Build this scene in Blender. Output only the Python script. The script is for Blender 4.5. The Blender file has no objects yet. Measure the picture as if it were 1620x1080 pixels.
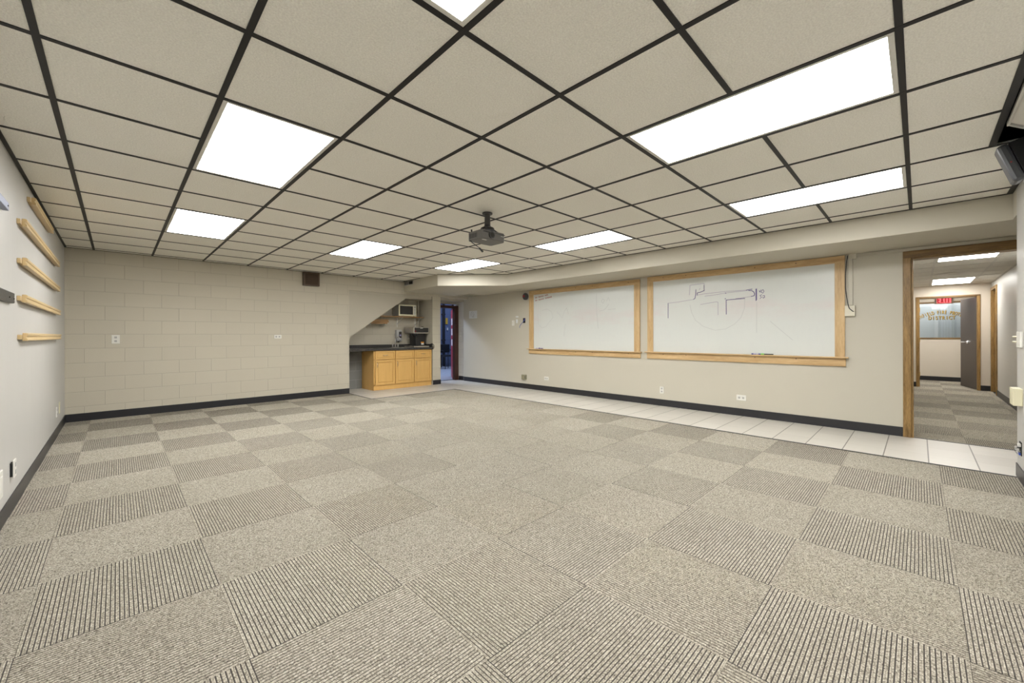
import bpy, bmesh, math, random
from mathutils import Vector, Matrix
random.seed(7)
C = bpy.context.scene.collection
S = bpy.context.scene

# ------------------------------------------------------------------ camera, world, exposure
FPX, YAW, ROLL, HORIZON, EYE = 633.9, .7778, -.0024, 530.6, 1.168
cam_data = bpy.data.cameras.new('camera'); cam = bpy.data.objects.new('camera', cam_data); C.objects.link(cam)
cs, sn = math.cos(YAW), math.sin(YAW)
Fw = Vector((sn, cs, 0)); R0 = Vector((cs, -sn, 0)); U0 = Vector((0, 0, 1))
Rt = R0 * math.cos(ROLL) + U0 * math.sin(ROLL); Up = -R0 * math.sin(ROLL) + U0 * math.cos(ROLL)
cam.matrix_world = Matrix(((Rt.x, Up.x, -Fw.x, 0), (Rt.y, Up.y, -Fw.y, 0), (Rt.z, Up.z, -Fw.z, EYE), (0, 0, 0, 1)))
cam_data.sensor_width = 36; cam_data.lens = FPX / 1620 * 36
cam_data.shift_y = (HORIZON - 540) / 1620
cam_data.clip_start = .02; cam_data.clip_end = 100
S.camera = cam
W = bpy.data.worlds.new('world'); S.world = W; W.use_nodes = True
W.node_tree.nodes['Background'].inputs[0].default_value = (.8, .86, 1, 1)
W.node_tree.nodes['Background'].inputs[1].default_value = .25
S.view_settings.view_transform = 'Standard'; S.view_settings.look = 'None'
S.view_settings.gamma = 1; S.view_settings.use_curve_mapping = False
S.view_settings.exposure = 0.59
LAMP = 16.0            # brightness of a lit troffer lens
HALL_LAMP = 12.0
def area(name, loc, rot, sx, sy, watts, col):
    d = bpy.data.lights.new(name, 'AREA'); d.shape = 'RECTANGLE'; d.size = sx; d.size_y = sy; d.energy = watts; d.color = col
    o = bpy.data.objects.new(name, d); o.location = loc; o.rotation_euler = rot; C.objects.link(o); return o
# cool light high in the vehicle bay, through the back doorway
bay_key = area('bay_cool_lamp', (4.9, 11.6, 3.9), (0, 0, 0), .7, .7, 150, (.62, .74, 1))
bay_key.rotation_euler = (Vector((6.45, 7.6, .5)) - Vector((4.9, 11.6, 3.9))).to_track_quat('-Z', 'Y').to_euler()
area('bay_fill', (8.6, 10.8, 3.9), (0, 0, 0), 2.6, 2.0, 70, (.55, .68, 1))  # unseen cool fill lamp, added to brighten the bay walls

# ------------------------------------------------------------------ materials
def nodes(name):
    m = bpy.data.materials.new(name); m.use_nodes = True
    nt = m.node_tree; return m, nt, nt.nodes['Principled BSDF']
def N(nt, t, **kw):
    n = nt.nodes.new(t)
    for k, v in kw.items():
        if k.startswith('i_'): n.inputs[k[2:].replace('_', ' ')].default_value = v
        else: setattr(n, k, v)
    return n
def L(nt, a, b): nt.links.new(a, b)
def M_(nt, op, a, b=None, c=None, clamp=False):
    n = nt.nodes.new('ShaderNodeMath'); n.operation = op; n.use_clamp = clamp
    for i, x in enumerate((a, b, c)):
        if x is None: continue
        if isinstance(x, (int, float)): n.inputs[i].default_value = x
        else: L(nt, x, n.inputs[i])
    return n.outputs[0]
def ramp(nt, fac, stops):
    n = nt.nodes.new('ShaderNodeValToRGB'); e = n.color_ramp.elements
    while len(e) < len(stops): e.new(.5)
    for i, (p, c) in enumerate(stops): e[i].position = p; e[i].color = (*c, 1)
    L(nt, fac, n.inputs[0]); return n.outputs[0]
def mixc(nt, f, a, b, mode='MIX'):
    n = nt.nodes.new('ShaderNodeMix'); n.data_type = 'RGBA'; n.blend_type = mode
    for i, x in ((0, f), (6, a), (7, b)):
        if isinstance(x, (int, float)): n.inputs[i].default_value = x
        elif isinstance(x, tuple): n.inputs[i].default_value = (*x, 1)
        else: L(nt, x, n.inputs[i])
    return n.outputs[2]
def coords(nt, scale=(1, 1, 1)):
    t = N(nt, 'ShaderNodeTexCoord'); mp = N(nt, 'ShaderNodeMapping'); mp.inputs['Scale'].default_value = scale
    L(nt, t.outputs['Object'], mp.inputs[0]); return mp.outputs[0]
def noise(nt, vec, scale, detail=3, rough=.55):
    n = N(nt, 'ShaderNodeTexNoise'); n.inputs['Scale'].default_value = scale; n.inputs['Detail'].default_value = detail
    n.inputs['Roughness'].default_value = rough; L(nt, vec, n.inputs['Vector']); return n.outputs['Fac']
def bump(nt, b, h, dist=.002, st=.5):
    n = N(nt, 'ShaderNodeBump'); n.inputs['Distance'].default_value = dist; n.inputs['Strength'].default_value = st
    L(nt, h, n.inputs['Height']); L(nt, n.outputs[0], b.inputs['Normal'])
def plain(name, col, rough=.5, metal=0, var=.06, bscale=0, spec=.5, trans=0):
    m, nt, b = nodes(name); v = coords(nt)
    f = noise(nt, v, 9, 4)
    c = mixc(nt, f, tuple(x * (1 - var) for x in col), tuple(min(1, x * (1 + var)) for x in col))
    L(nt, c, b.inputs['Base Color']); b.inputs['Roughness'].default_value = rough; b.inputs['Metallic'].default_value = metal
    b.inputs['Specular IOR Level'].default_value = spec
    if bscale: bump(nt, b, noise(nt, v, bscale, 2), .001, .3)
    return m
def paint(name, col, rough=.55, streak=0.0):
    m, nt, b = nodes(name); v = coords(nt)
    f = noise(nt, v, 1.3, 5); c = mixc(nt, f, tuple(x * .96 for x in col), tuple(x * 1.04 for x in col))
    if streak:
        vs = coords(nt, (5, 5, .6)); g = noise(nt, vs, 1.6, 5, .65)
        g = M_(nt, 'MULTIPLY_ADD', g, 2.4, -1.1, True)
        c = mixc(nt, M_(nt, 'MULTIPLY', g, streak), c, tuple(x * .72 for x in col))
    L(nt, c, b.inputs['Base Color']); b.inputs['Roughness'].default_value = rough
    bump(nt, b, noise(nt, v, 160, 2), .0006, .25); return m
def block(name, col, joint=.80, rough=.6, w=.4064, h=.2, ox=0.0, axis='x', soldier=False):
    # painted concrete blocks: joints are shallow grooves
    m, nt, b = nodes(name); t = N(nt, 'ShaderNodeTexCoord'); s = N(nt, 'ShaderNodeSeparateXYZ'); L(nt, t.outputs['Object'], s.inputs[0])
    u = s.outputs['X'] if axis == 'x' else s.outputs['Y']; z = s.outputs['Z']
    row = M_(nt, 'FLOOR', M_(nt, 'DIVIDE', z, h)); odd = M_(nt, 'FLOORED_MODULO', row, 2)
    uu = M_(nt, 'ADD', M_(nt, 'DIVIDE', M_(nt, 'ADD', u, -ox), w), M_(nt, 'MULTIPLY', odd, .5))
    fu = M_(nt, 'FRACT', uu); fz = M_(nt, 'FRACT', M_(nt, 'DIVIDE', z, h))
    du = M_(nt, 'MULTIPLY', M_(nt, 'MINIMUM', fu, M_(nt, 'SUBTRACT', 1, fu)), w)
    dz = M_(nt, 'MULTIPLY', M_(nt, 'MINIMUM', fz, M_(nt, 'SUBTRACT', 1, fz)), h)
    d = M_(nt, 'MINIMUM', du, dz)
    j = M_(nt, 'SUBTRACT', 1, M_(nt, 'DIVIDE', d, .0055), None, True)     # 1 in the joint
    v = coords(nt); f = noise(nt, v, 1.1, 4)
    wn = N(nt, 'ShaderNodeTexWhiteNoise'); wn.noise_dimensions = '2D'; cb = N(nt, 'ShaderNodeCombineXYZ')
    L(nt, M_(nt, 'FLOOR', uu), cb.inputs[0]); L(nt, row, cb.inputs[1]); L(nt, cb.outputs[0], wn.inputs['Vector'])
    f = M_(nt, 'MULTIPLY_ADD', wn.outputs['Value'], .35, M_(nt, 'MULTIPLY', f, .65))
    c = mixc(nt, f, tuple(x * .95 for x in col), tuple(x * 1.05 for x in col))
    c = mixc(nt, j, c, tuple(x * joint for x in col))
    L(nt, c, b.inputs['Base Color']); b.inputs['Roughness'].default_value = rough
    hgt = M_(nt, 'ADD', M_(nt, 'MULTIPLY', j, -1), M_(nt, 'MULTIPLY', noise(nt, v, 90, 3), .25))
    bump(nt, b, hgt, .003, .7); return m
def wood(name, dark, light, axis='x', scale=1.0, rough=.42, contrast=1.0):
    m, nt, b = nodes(name)
    st = {'x': (1.2, 14, 14), 'y': (14, 1.2, 14), 'z': (14, 14, 1.2)}[axis]
    v = coords(nt, tuple(k * scale for k in st))
    n1 = noise(nt, v, 1.6, 5, .6); v2 = coords(nt, tuple(k * scale * 3.4 for k in st)); n2 = noise(nt, v2, 3, 3, .6)
    f = M_(nt, 'ADD', M_(nt, 'MULTIPLY', n1, .65), M_(nt, 'MULTIPLY', n2, .35))
    f = M_(nt, 'MULTIPLY_ADD', M_(nt, 'ADD', f, -.5), 2.2 * contrast, .5, True)
    L(nt, mixc(nt, f, dark, light), b.inputs['Base Color']); b.inputs['Roughness'].default_value = rough
    bump(nt, b, f, .0006, .25); return m

M = {}
WALL = (.62, .555, .445)
M['wall'] = paint('wall_paint', (.525, .495, .41), .5)
M['wall_left'] = paint('wall_paint_scuffed', (.52, .51, .485), .42, .14)
M['block'] = block('painted_block', (.52, .48, .385), ox=-.33)
M['block_y'] = block('painted_block_side', (.56, .52, .42), axis='y', ox=.05)
M['block_white'] = block('painted_block_recess', (.66, .64, .59), axis='y', ox=.05, joint=.8)
M['block_raw'] = block('bare_block', (.22, .225, .215), joint=1.6, rough=.9, ox=.1)
M['block_bay'] = block('bay_block', (.14, .17, .26), joint=.8, ox=0)
M['soffit'] = paint('soffit_paint', (.53, .495, .405), .55)
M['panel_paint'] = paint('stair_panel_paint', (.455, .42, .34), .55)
M['base'] = plain('black_vinyl_base', (.018, .018, .021), .35)
M['strip'] = plain('black_edge_strip', (.02, .02, .024), .45)
M['tee'] = plain('black_ceiling_tee', (.013, .012, .012), .5, spec=.3)
M['tee_white'] = plain('white_ceiling_tee', (.62, .60, .56), .5)
M['deck'] = plain('dark_plenum', (.012, .012, .012), .9)
M['maple'] = wood('maple', (.42, .265, .11), (.66, .475, .25), 'y', 1.0, .42, 1.5)
M['maple_z'] = wood('maple_upright', (.42, .265, .11), (.66, .475, .25), 'z', 1.0, .42, 1.5)
M['rail'] = wood('pine_rail', (.50, .36, .17), (.66, .50, .27), 'y')
M['cab'] = wood('birch_cabinet', (.60, .35, .10), (.74, .47, .165), 'z', .8, .35, .7)
M['cab_x'] = wood('birch_cabinet_rail', (.60, .35, .10), (.74, .47, .165), 'x', .8, .35, .7)
M['oak'] = wood('oak_casing', (.13, .072, .018), (.40, .245, .085), 'z', 1.6, .4, 1.5)
M['oak_h'] = wood('oak_head', (.11, .060, .016), (.30, .18, .062), 'y', 1.6, .4, 1.3)
M['walnut'] = wood('brown_frame', (.035, .013, .008), (.075, .028, .016), 'z', 1.5, .4)
M['door_leaf'] = plain('brown_door', (.075, .060, .052), .45, var=.05)
M['shelf'] = wood('shelf_wood', (.22, .12, .045), (.38, .22, .09), 'x')
M['steel'] = plain('brushed_steel', (.55, .52, .47), .3, .9)
M['chrome'] = plain('chrome', (.82, .82, .83), .28, 1)
M['nickel'] = plain('nickel', (.62, .60, .56), .25, 1)
M['white'] = plain('white_plastic', (.72, .71, .66), .35)
M['offwhite'] = plain('off_white_plastic', (.66, .62, .50), .4)
M['cream'] = plain('cream_plastic', (.70, .66, .47), .4)
M['black'] = plain('black_plastic', (.014, .014, .015), .35)
M['darkgrey'] = plain('dark_grey_plastic', (.045, .042, .038), .4)
M['proj'] = plain('projector_shell', (.105, .098, .086), .4)
M['grille'] = plain('black_grille_cloth', (.006, .006, .006), .85, bscale=300)
M['bezel'] = plain('charcoal_bezel', (.055, .058, .064), .35)
M['hole'] = plain('dark_hole', (.01, .01, .01), .8)
M['grey'] = plain('mid_grey_plastic', (.40, .40, .38), .45)
M['fixture'] = plain('white_fixture_metal', (.62, .60, .55), .35)
M['red'] = plain('red_paint', (.33, .012, .02), .4)
M['blue'] = plain('blue_cable', (.03, .09, .40), .4)
M['bluecap'] = plain('blue_cap', (.03, .08, .45), .4)
M['yellow'] = plain('yellow_plastic', (.65, .38, .04), .5)
M['orange'] = plain('orange_label', (.75, .30, .02), .5)
M['brownbox'] = wood('speaker_veneer', (.06, .035, .018), (.11, .068, .036), 'z')
M['browngrille'] = plain('brown_grille_cloth', (.065, .042, .026), .9, bscale=300)
M['olive'] = plain('olive_cover', (.30, .29, .20), .4, .3)
M['concrete'] = plain('bay_floor', (.30, .32, .36), .5, var=.2)
M['gold'] = plain('gold_leaf', (.50, .33, .07), .35, .5)
M['letterback'] = plain('letter_shadow', (.045, .035, .02), .5)
M['paper'] = plain('paper', (.66, .68, .68), .6)
M['ink_blue'] = plain('blue_marker_ink', (.075, .05, .19), .5)
M['ink_faint'] = plain('faint_marker_ink', (.40, .36, .44), .5)
M['ink_grey'] = plain('erased_marker_ink', (.50, .505, .50), .5)
M['ink_red'] = plain('red_marker_ink', (.36, .12, .10), .5)
M['green'] = plain('green_plastic', (.22, .62, .12), .4)
M['dark_blue'] = plain('navy_plastic', (.05, .05, .30), .4)
M['purple'] = plain('pale_purple_label', (.35, .32, .55), .5)
M['metal_blue'] = plain('grey_blue_bracket', (.24, .27, .36), .4, .4)
M['metal_dark'] = plain('dark_bracket', (.05, .048, .045), .4, .3)
M['soap'] = plain('dispenser_grey', (.42, .42, .42), .3)
M['farwall'] = paint('hall_paint', (.62, .56, .47), .55)
M['hallwall'] = paint('hall_side_paint', (.56, .55, .52), .42)

def emis(name, col, st):
    m, nt, b = nodes(name); v = coords(nt, (60, 60, 60)); f = noise(nt, v, 1, 1)
    c = mixc(nt, f, tuple(x * .98 for x in col), col)
    b.inputs['Base Color'].default_value = (.8, .8, .8, 1); L(nt, c, b.inputs['Emission Color']); b.inputs['Emission Strength'].default_value = st
    b.inputs['Roughness'].default_value = .4; return m
M['lens'] = emis('lit_acrylic_lens', (1, .99, .975), LAMP)
M['lens_hall'] = emis('lit_hall_lens', (1, .975, .93), HALL_LAMP)
M['exit_red'] = emis('exit_red', (1, .012, .06), .9)
M['exit_dark'] = plain('exit_dark_red', (.30, .004, .012), .5)

def make_tilemat(name, col, bs=130):
    m, nt, b = nodes(name); v = coords(nt)
    n1 = noise(nt, v, bs, 4, .6); n2 = noise(nt, v, 1.1, 3)
    vo = N(nt, 'ShaderNodeTexVoronoi'); vo.inputs['Scale'].default_value = bs * 1.1; L(nt, v, vo.inputs['Vector'])
    pit = M_(nt, 'MULTIPLY_ADD', n1, 3.0, -1.1, True)
    c = mixc(nt, pit, tuple(x * .86 for x in col), tuple(min(.96, x * 1.05) for x in col))
    c = mixc(nt, M_(nt, 'MULTIPLY', n2, .12), c, tuple(x * .8 for x in col))
    L(nt, c, b.inputs['Base Color']); b.inputs['Roughness'].default_value = .65; b.inputs['Specular IOR Level'].default_value = .35
    h = M_(nt, 'ADD', n1, M_(nt, 'MULTIPLY', vo.outputs['Distance'], .4))
    bump(nt, b, h, .005, .8); return m
M['ctile'] = make_tilemat('acoustic_tile', (.93, .895, .81))
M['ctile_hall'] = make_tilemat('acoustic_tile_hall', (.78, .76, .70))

# carpet yarn: loop-pile colours; the low grooves between the ribs are dark yarn
def make_carpet():
    m, nt, b = nodes('ribbed_carpet')
    at = N(nt, 'ShaderNodeAttribute'); at.attribute_name = 'groove'
    at2 = N(nt, 'ShaderNodeAttribute'); at2.attribute_name = 'tone'
    v = coords(nt)
    n1 = noise(nt, v, 210, 2, .7); n2 = noise(nt, v, 120, 2, .6); n3 = noise(nt, v, .9, 4, .6)
    f = M_(nt, 'ADD', M_(nt, 'MULTIPLY', n1, .75), M_(nt, 'MULTIPLY', n2, .25))
    c = ramp(nt, f, [(.34, (.058, .050, .041)), (.44, (.225, .204, .165)), (.52, (.385, .354, .288)), (.62, (.70, .655, .55))])
    c = mixc(nt, M_(nt, 'MULTIPLY_ADD', n3, 2.2, -.95, True), c, mixc(nt, 1.0, c, (.88, .87, .85), 'MULTIPLY'))
    c = mixc(nt, at2.outputs['Fac'], c, mixc(nt, 1.0, c, (.93, .93, .92), 'MULTIPLY'))
    g = M_(nt, 'MULTIPLY_ADD', M_(nt, 'ADD', n1, -.5), 1.7, M_(nt, 'MULTIPLY', at.outputs['Fac'], 1.05), True)
    c = mixc(nt, g, c, (.055, .049, .048))
    L(nt, c, b.inputs['Base Color']); b.inputs['Roughness'].default_value = .95; b.inputs['Specular IOR Level'].default_value = .1
    bump(nt, b, n1, .003, .6); return m
M['carpet'] = make_carpet()

def make_floortile():
    m, nt, b = nodes('pale_floor_tile'); t = N(nt, 'ShaderNodeTexCoord'); s = N(nt, 'ShaderNodeSeparateXYZ'); L(nt, t.outputs['Object'], s.inputs[0])
    P = .3065
    def cell(o, off, p):
        k = M_(nt, 'DIVIDE', M_(nt, 'ADD', o, -off), p); fr = M_(nt, 'FRACT', k)
        return M_(nt, 'MULTIPLY', M_(nt, 'MINIMUM', fr, M_(nt, 'SUBTRACT', 1, fr)), p), M_(nt, 'FLOOR', k)
    dx, ix = cell(s.outputs['X'], 5.255, .358); dy, iy = cell(s.outputs['Y'], .551, P)
    jy = M_(nt, 'LESS_THAN', dy, .0042); jx = M_(nt, 'LESS_THAN', dx, .0022)
    wn = N(nt, 'ShaderNodeTexWhiteNoise'); wn.noise_dimensions = '2D'; cb = N(nt, 'ShaderNodeCombineXYZ')
    L(nt, ix, cb.inputs[0]); L(nt, iy, cb.inputs[1]); L(nt, cb.outputs[0], wn.inputs['Vector'])
    v = coords(nt, (9, 1, 1)); n = noise(nt, v, 3, 4)
    f = M_(nt, 'MULTIPLY_ADD', wn.outputs['Value'], .5, M_(nt, 'MULTIPLY', n, .5))
    c = mixc(nt, f, (.52, .495, .445), (.62, .595, .54))
    c = mixc(nt, M_(nt, 'MULTIPLY', jx, .55), c, (.30, .28, .24))
    c = mixc(nt, jy, c, (.15, .14, .12))
    L(nt, c, b.inputs['Base Color']); b.inputs['Roughness'].default_value = .38
    bump(nt, b, M_(nt, 'SUBTRACT', 1, M_(nt, 'MAXIMUM', jx, jy)), .001, .5); return m
M['ftile'] = make_floortile()

def make_board(pink, pos):
    m, nt, b = nodes('whiteboard_melamine'); v = coords(nt); v2 = coords(nt, (1, .35, 1.2))
    base = (.635, .655, .625)
    n = noise(nt, v2, 2.3, 5, .6); st = M_(nt, 'MULTIPLY_ADD', n, 3.0, -1.35, True)
    s = N(nt, 'ShaderNodeSeparateXYZ'); L(nt, coords(nt), s.inputs[0])
    band = M_(nt, 'SUBTRACT', 1, M_(nt, 'MULTIPLY', M_(nt, 'ABSOLUTE', M_(nt, 'ADD', s.outputs['Z'], -pos)), 2.6), None, True)   # where hands wiped the marker away
    c = mixc(nt, M_(nt, 'MULTIPLY', M_(nt, 'MULTIPLY', st, band), pink), base, (.64, .50, .51))
    n2 = noise(nt, coords(nt, (1, 8, 2)), 3, 5, .6)
    c = mixc(nt, M_(nt, 'MULTIPLY', M_(nt, 'MULTIPLY_ADD', n2, 3, -1.5, True), .12), c, (.5, .5, .52))
    L(nt, c, b.inputs['Base Color']); b.inputs['Roughness'].default_value = .28; return m
M['board_a'] = make_board(.95, .72); M['board_b'] = make_board(.85, .80)

def make_counter():
    m, nt, b = nodes('speckled_laminate'); v = coords(nt)
    vo = N(nt, 'ShaderNodeTexVoronoi'); vo.inputs['Scale'].default_value = 150; L(nt, v, vo.inputs['Vector'])
    f = noise(nt, v, 90, 3, .7)
    c = ramp(nt, f, [(.40, (.012, .012, .013)), (.55, (.035, .034, .033)), (.66, (.16, .14, .11))])
    L(nt, c, b.inputs['Base Color']); b.inputs['Roughness'].default_value = .3; return m
M['counter'] = make_counter()
def make_glass(name, tint, rough=.02, see=.6):
    m, nt, b = nodes(name); nt.nodes.remove(b); out = nt.nodes['Material Output']
    g = N(nt, 'ShaderNodeBsdfGlossy'); g.inputs['Roughness'].default_value = rough
    t = N(nt, 'ShaderNodeBsdfTransparent'); t.inputs['Color'].default_value = (*tint, 1)
    fr = N(nt, 'ShaderNodeFresnel'); fr.inputs['IOR'].default_value = 1.5
    f = M_(nt, 'ADD', fr.outputs[0], 1 - see - .04, None, True)
    x = N(nt, 'ShaderNodeMixShader'); L(nt, f, x.inputs[0]); L(nt, t.outputs[0], x.inputs[1]); L(nt, g.outputs[0], x.inputs[2])
    L(nt, x.outputs[0], out.inputs[0]); return m
M['glass'] = make_glass('window_glass', (.93, .96, .97), .01, .86)
M['mwglass'] = plain('microwave_window', (.035, .034, .032), .15)

# ------------------------------------------------------------------ mesh helpers (world coordinates in, local out)
class B:
    def __init__(s): s.bm = bmesh.new()
    def box(s, x0, x1, y0, y1, z0, z1):
        v = [s.bm.verts.new((x, y, z)) for x in (x0, x1) for y in (y0, y1) for z in (z0, z1)]
        for f in ((0, 1, 3, 2), (4, 6, 7, 5), (0, 4, 5, 1), (2, 3, 7, 6), (0, 2, 6, 4), (1, 5, 7, 3)): s.bm.faces.new([v[i] for i in f])
        return s
    def obox(s, c, ax, ay, az, h):     # oriented box: centre, three unit axes, half sizes
        c = Vector(c); A = [Vector(a).normalized() * k for a, k in zip((ax, ay, az), h)]
        v = [s.bm.verts.new(c + A[0] * i + A[1] * j + A[2] * k) for i in (-1, 1) for j in (-1, 1) for k in (-1, 1)]
        for f in ((0, 1, 3, 2), (4, 6, 7, 5), (0, 4, 5, 1), (2, 3, 7, 6), (0, 2, 6, 4), (1, 5, 7, 3)): s.bm.faces.new([v[i] for i in f])
        return s
    def prism(s, pts, axis, a, b):     # polygon in the other two axes, extruded along axis from a to b
        def P(p, t):
            return {'x': (t, p[0], p[1]), 'y': (p[0], t, p[1]), 'z': (p[0], p[1], t)}[axis]
        A = [s.bm.verts.new(P(p, a)) for p in pts]; D = [s.bm.verts.new(P(p, b)) for p in pts]; n = len(pts)
        s.bm.faces.new(A); s.bm.faces.new(D[::-1])
        for i in range(n): s.bm.faces.new((A[i], D[i], D[(i + 1) % n], A[(i + 1) % n]))
        return s
    def tube(s, path, r, seg=10, radii=None, caps=True):
        path = [Vector(p) for p in path]; rings = []; n = len(path)
        prev = None
        for i, p in enumerate(path):
            t = (path[min(i + 1, n - 1)] - path[max(i - 1, 0)]).normalized()
            if prev is None:
                u = t.orthogonal().normalized()
            else:
                u = (prev - t * prev.dot(t))
                u = u.normalized() if u.length > 1e-6 else t.orthogonal().normalized()
            prev = u; w = t.cross(u); rr = radii[i] if radii else r
            rings.append([s.bm.verts.new(p + (u * math.cos(a) + w * math.sin(a)) * rr) for a in [2 * math.pi * k / seg for k in range(seg)]])
        for a, b in zip(rings, rings[1:]):
            for k in range(seg): s.bm.faces.new((a[k], a[(k + 1) % seg], b[(k + 1) % seg], b[k]))
        if caps: s.bm.faces.new(rings[0][::-1]); s.bm.faces.new(rings[-1])
        return s
    def build(s, name, mat, parent=None, bevel=0, smooth=False, origin=None, rot=None):
        bmesh.ops.recalc_face_normals(s.bm, faces=s.bm.faces)
        off = Vector(origin) if origin is not None else (wpos(parent) if parent is not None else Vector((0, 0, 0)))
        for v in s.bm.verts: v.co -= off
        me = bpy.data.meshes.new(name); s.bm.to_mesh(me); s.bm.free()
        me.materials.append(M[mat] if isinstance(mat, str) else mat)
        o = bpy.data.objects.new(name, me); C.objects.link(o)
        if parent is not None: o.parent = parent; o.location = off - wpos(parent)
        else: o.location = off
        if bevel:
            b = o.modifiers.new('bevel', 'BEVEL'); b.width = bevel; b.segments = 2; b.limit_method = 'ANGLE'; b.angle_limit = .7
        if smooth:
            for p in me.polygons: p.use_smooth = True
        return o
def wpos(o):
    p = Vector((0, 0, 0))
    while o is not None: p += o.location; o = o.parent
    return p
def tag(o, label, cat, group=None, kind=None):
    o['label'] = label; o['category'] = cat
    if group: o['group'] = group
    if kind: o['kind'] = kind
    return o
def thing(name, loc, label, cat, group=None):
    o = bpy.data.objects.new(name, None); o.empty_display_size = .1; o.location = loc; C.objects.link(o); return tag(o, label, cat, group)
def struct(o): o['kind'] = 'structure'; return o
def copy_tree(o, loc, label, parent=None):
    c = o.copy(); C.objects.link(c)
    if parent is None: c.location = loc; c['label'] = label
    else: c.parent = parent
    for ch in list(o.children): copy_tree(ch, None, None, c)
    return c

# ------------------------------------------------------------------ room measures (metres; x runs to the whiteboard wall, y to the block wall)
XL, XR, YB, YN, Z = -.51, 6.42, 8.13, -.57, 2.38
NX0, NX1, ND = 3.36, 5.35, 8.73        # sink niche
BS = 2.155                             # underside of the soffit

# carpet as real ribs: every 2 ft tile quarter-turned against its neighbours
def carpet(name, regions, ox, oy, flip=0):
    NS = 42; T, P = .6096, .6096 / 42
    prof = [(0, 0, 1), (.0008, .0018, .2), (.0027, .0027, 0), (.0048, .0023, .05), (.0061, .0018, .32), (.0074, .0023, .05), (.0095, .0027, 0), (.0114, .0018, .2), (.0122, 0, 1), (P, 0, 1)]
    verts, faces, gr, tone = [], [], [], []
    for (x0, x1, y0, y1) in regions:
        for i in range(math.floor((x0 - ox) / T), math.ceil((x1 - ox) / T)):
            for k in range(math.floor((y0 - oy) / T), math.ceil((y1 - oy) / T)):
                ax, bx = max(x0, ox + i * T), min(x1, ox + (i + 1) * T); ay, by = max(y0, oy + k * T), min(y1, oy + (k + 1) * T)
                if bx - ax < .002 or by - ay < .002: continue
                tn = random.random()
                odd = (i + k + flip) % 2 == 1
                s0, s1, a0, a1 = (ax, bx, ay, by) if odd else (ay, by, ax, bx)
                org = (ox + i * T) if odd else (oy + k * T)
                gap = .0003
                if abs(a1 - a0) > .01: a0 += gap; a1 -= gap
                for q in range(NS):
                    sb = org + q * P
                    if sb + P < s0 + 1e-5 or sb > s1 - 1e-5: continue
                    base = len(verts)
                    for (d, h, g) in prof:
                        sp = min(max(sb + d, s0), s1)
                        for al in (a0, a1):
                            verts.append((sp, al, h) if odd else (al, sp, h)); gr.append(g); tone.append(tn)
                    for j in range(len(prof) - 1):
                        a = base + 2 * j
                        f = (a, a + 2, a + 3, a + 1)
                        faces.append(f if odd else f[::-1])
    me = bpy.data.meshes.new(name); me.from_pydata(verts, [], faces)
    for nm, arr in (('groove', gr), ('tone', tone)):
        at = me.attributes.new(nm, 'FLOAT', 'POINT'); at.data.foreach_set('value', arr)
    me.materials.append(M['carpet']); me.update()
    o = bpy.data.objects.new(name, me); C.objects.link(o); return struct(o)
fl = carpet('floor', [(XL, NX0 - .016, YN, YB), (NX0 - .016, 5.235, YN, 7.105)], .340, -.1268)
fl2 = carpet('floor', [(XR + .02, 12.8, -1.05, .70), (12.8, 14.8, -1.6, 1.2)], XR + .02 - .20, -.36, 1)
for o in (fl, fl2): o.location.z = -.0027
struct(B().box(XL - .1, 15.0, -1.8, 8.9, -.2, -.006).build('floor', 'deck'))
# pale tile: strip along the whiteboard wall, apron before the sink niche
struct(B().prism([(NX0 - .006, 7.125), (5.25, 7.125), (5.25, YN - .25), (XR + .02, YN - .25), (XR + .02, 8.62), (NX0 - .006, 8.75)], 'z', -.02, 0).build('floor', 'ftile'))
st = B()
st.box(5.232, 5.252, YN, 7.125, -.005, .004); st.box(NX0 - .018, 5.252, 7.103, 7.125, -.005, .004); st.box(NX0 - .018, NX0 + .002, 7.103, YB, -.005, .004)
struct(st.build('trim_1', 'strip'))
struct(B().box(XR + .005, XR + .028, -1.0, .06, -.004, .003).build('trim_2', 'strip'))

# ------------------------------------------------------------------ walls
H = 2.75
struct(B().box(XL - .15, XL, YN - .15, YB + .15, 0, H).build('wall_left', 'wall_left'))
struct(B().box(XL, NX0, YB, ND + .1, 0, H).build('wall_back', 'block'))
struct(B().box(NX0, XR + .35, YB, YB + .17, 2.10, H).build('wall_back', 'block'))                # lintel over niche and doorway
struct(B().box(NX0, NX1 + .22, YB + .04, YB + .17, 2.045, 2.10).build('wall_back', 'panel_paint'))
struct(B().box(NX0, NX1, ND, ND + .12, .90, 2.10).build('wall_back', 'block'))
struct(B().box(NX0, NX1, ND, ND + .12, 0, .90).build('wall_back', 'block_raw'))
struct(B().box(NX0, NX1, YB + .17, ND, 2.03, 2.10).build('wall_niche', 'panel_paint'))
# sloped underside of the stair closing the left of the niche
struct(B().prism([(NX0, 2.10), (NX0, 1.12), (4.672, 2.012), (NX1, 2.026), (NX1, 2.10)], 'y', YB + .055, YB + .08).build('wall_stair', 'panel_paint'))
struct(B().prism([(NX0, 2.03), (NX0, 1.12), (4.672, 2.012), (4.672, 2.03)], 'y', YB + .08, ND).build('wall_stair', 'panel_paint'))
struct(B().box(NX1, 5.575, YB, ND + .12, 0, 2.10).build('wall_pier', 'block_y'))
struct(B().box(5.575, 5.62, 8.6, ND + .12, 0, 2.10).build('wall_pier', 'block_y'))
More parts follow.
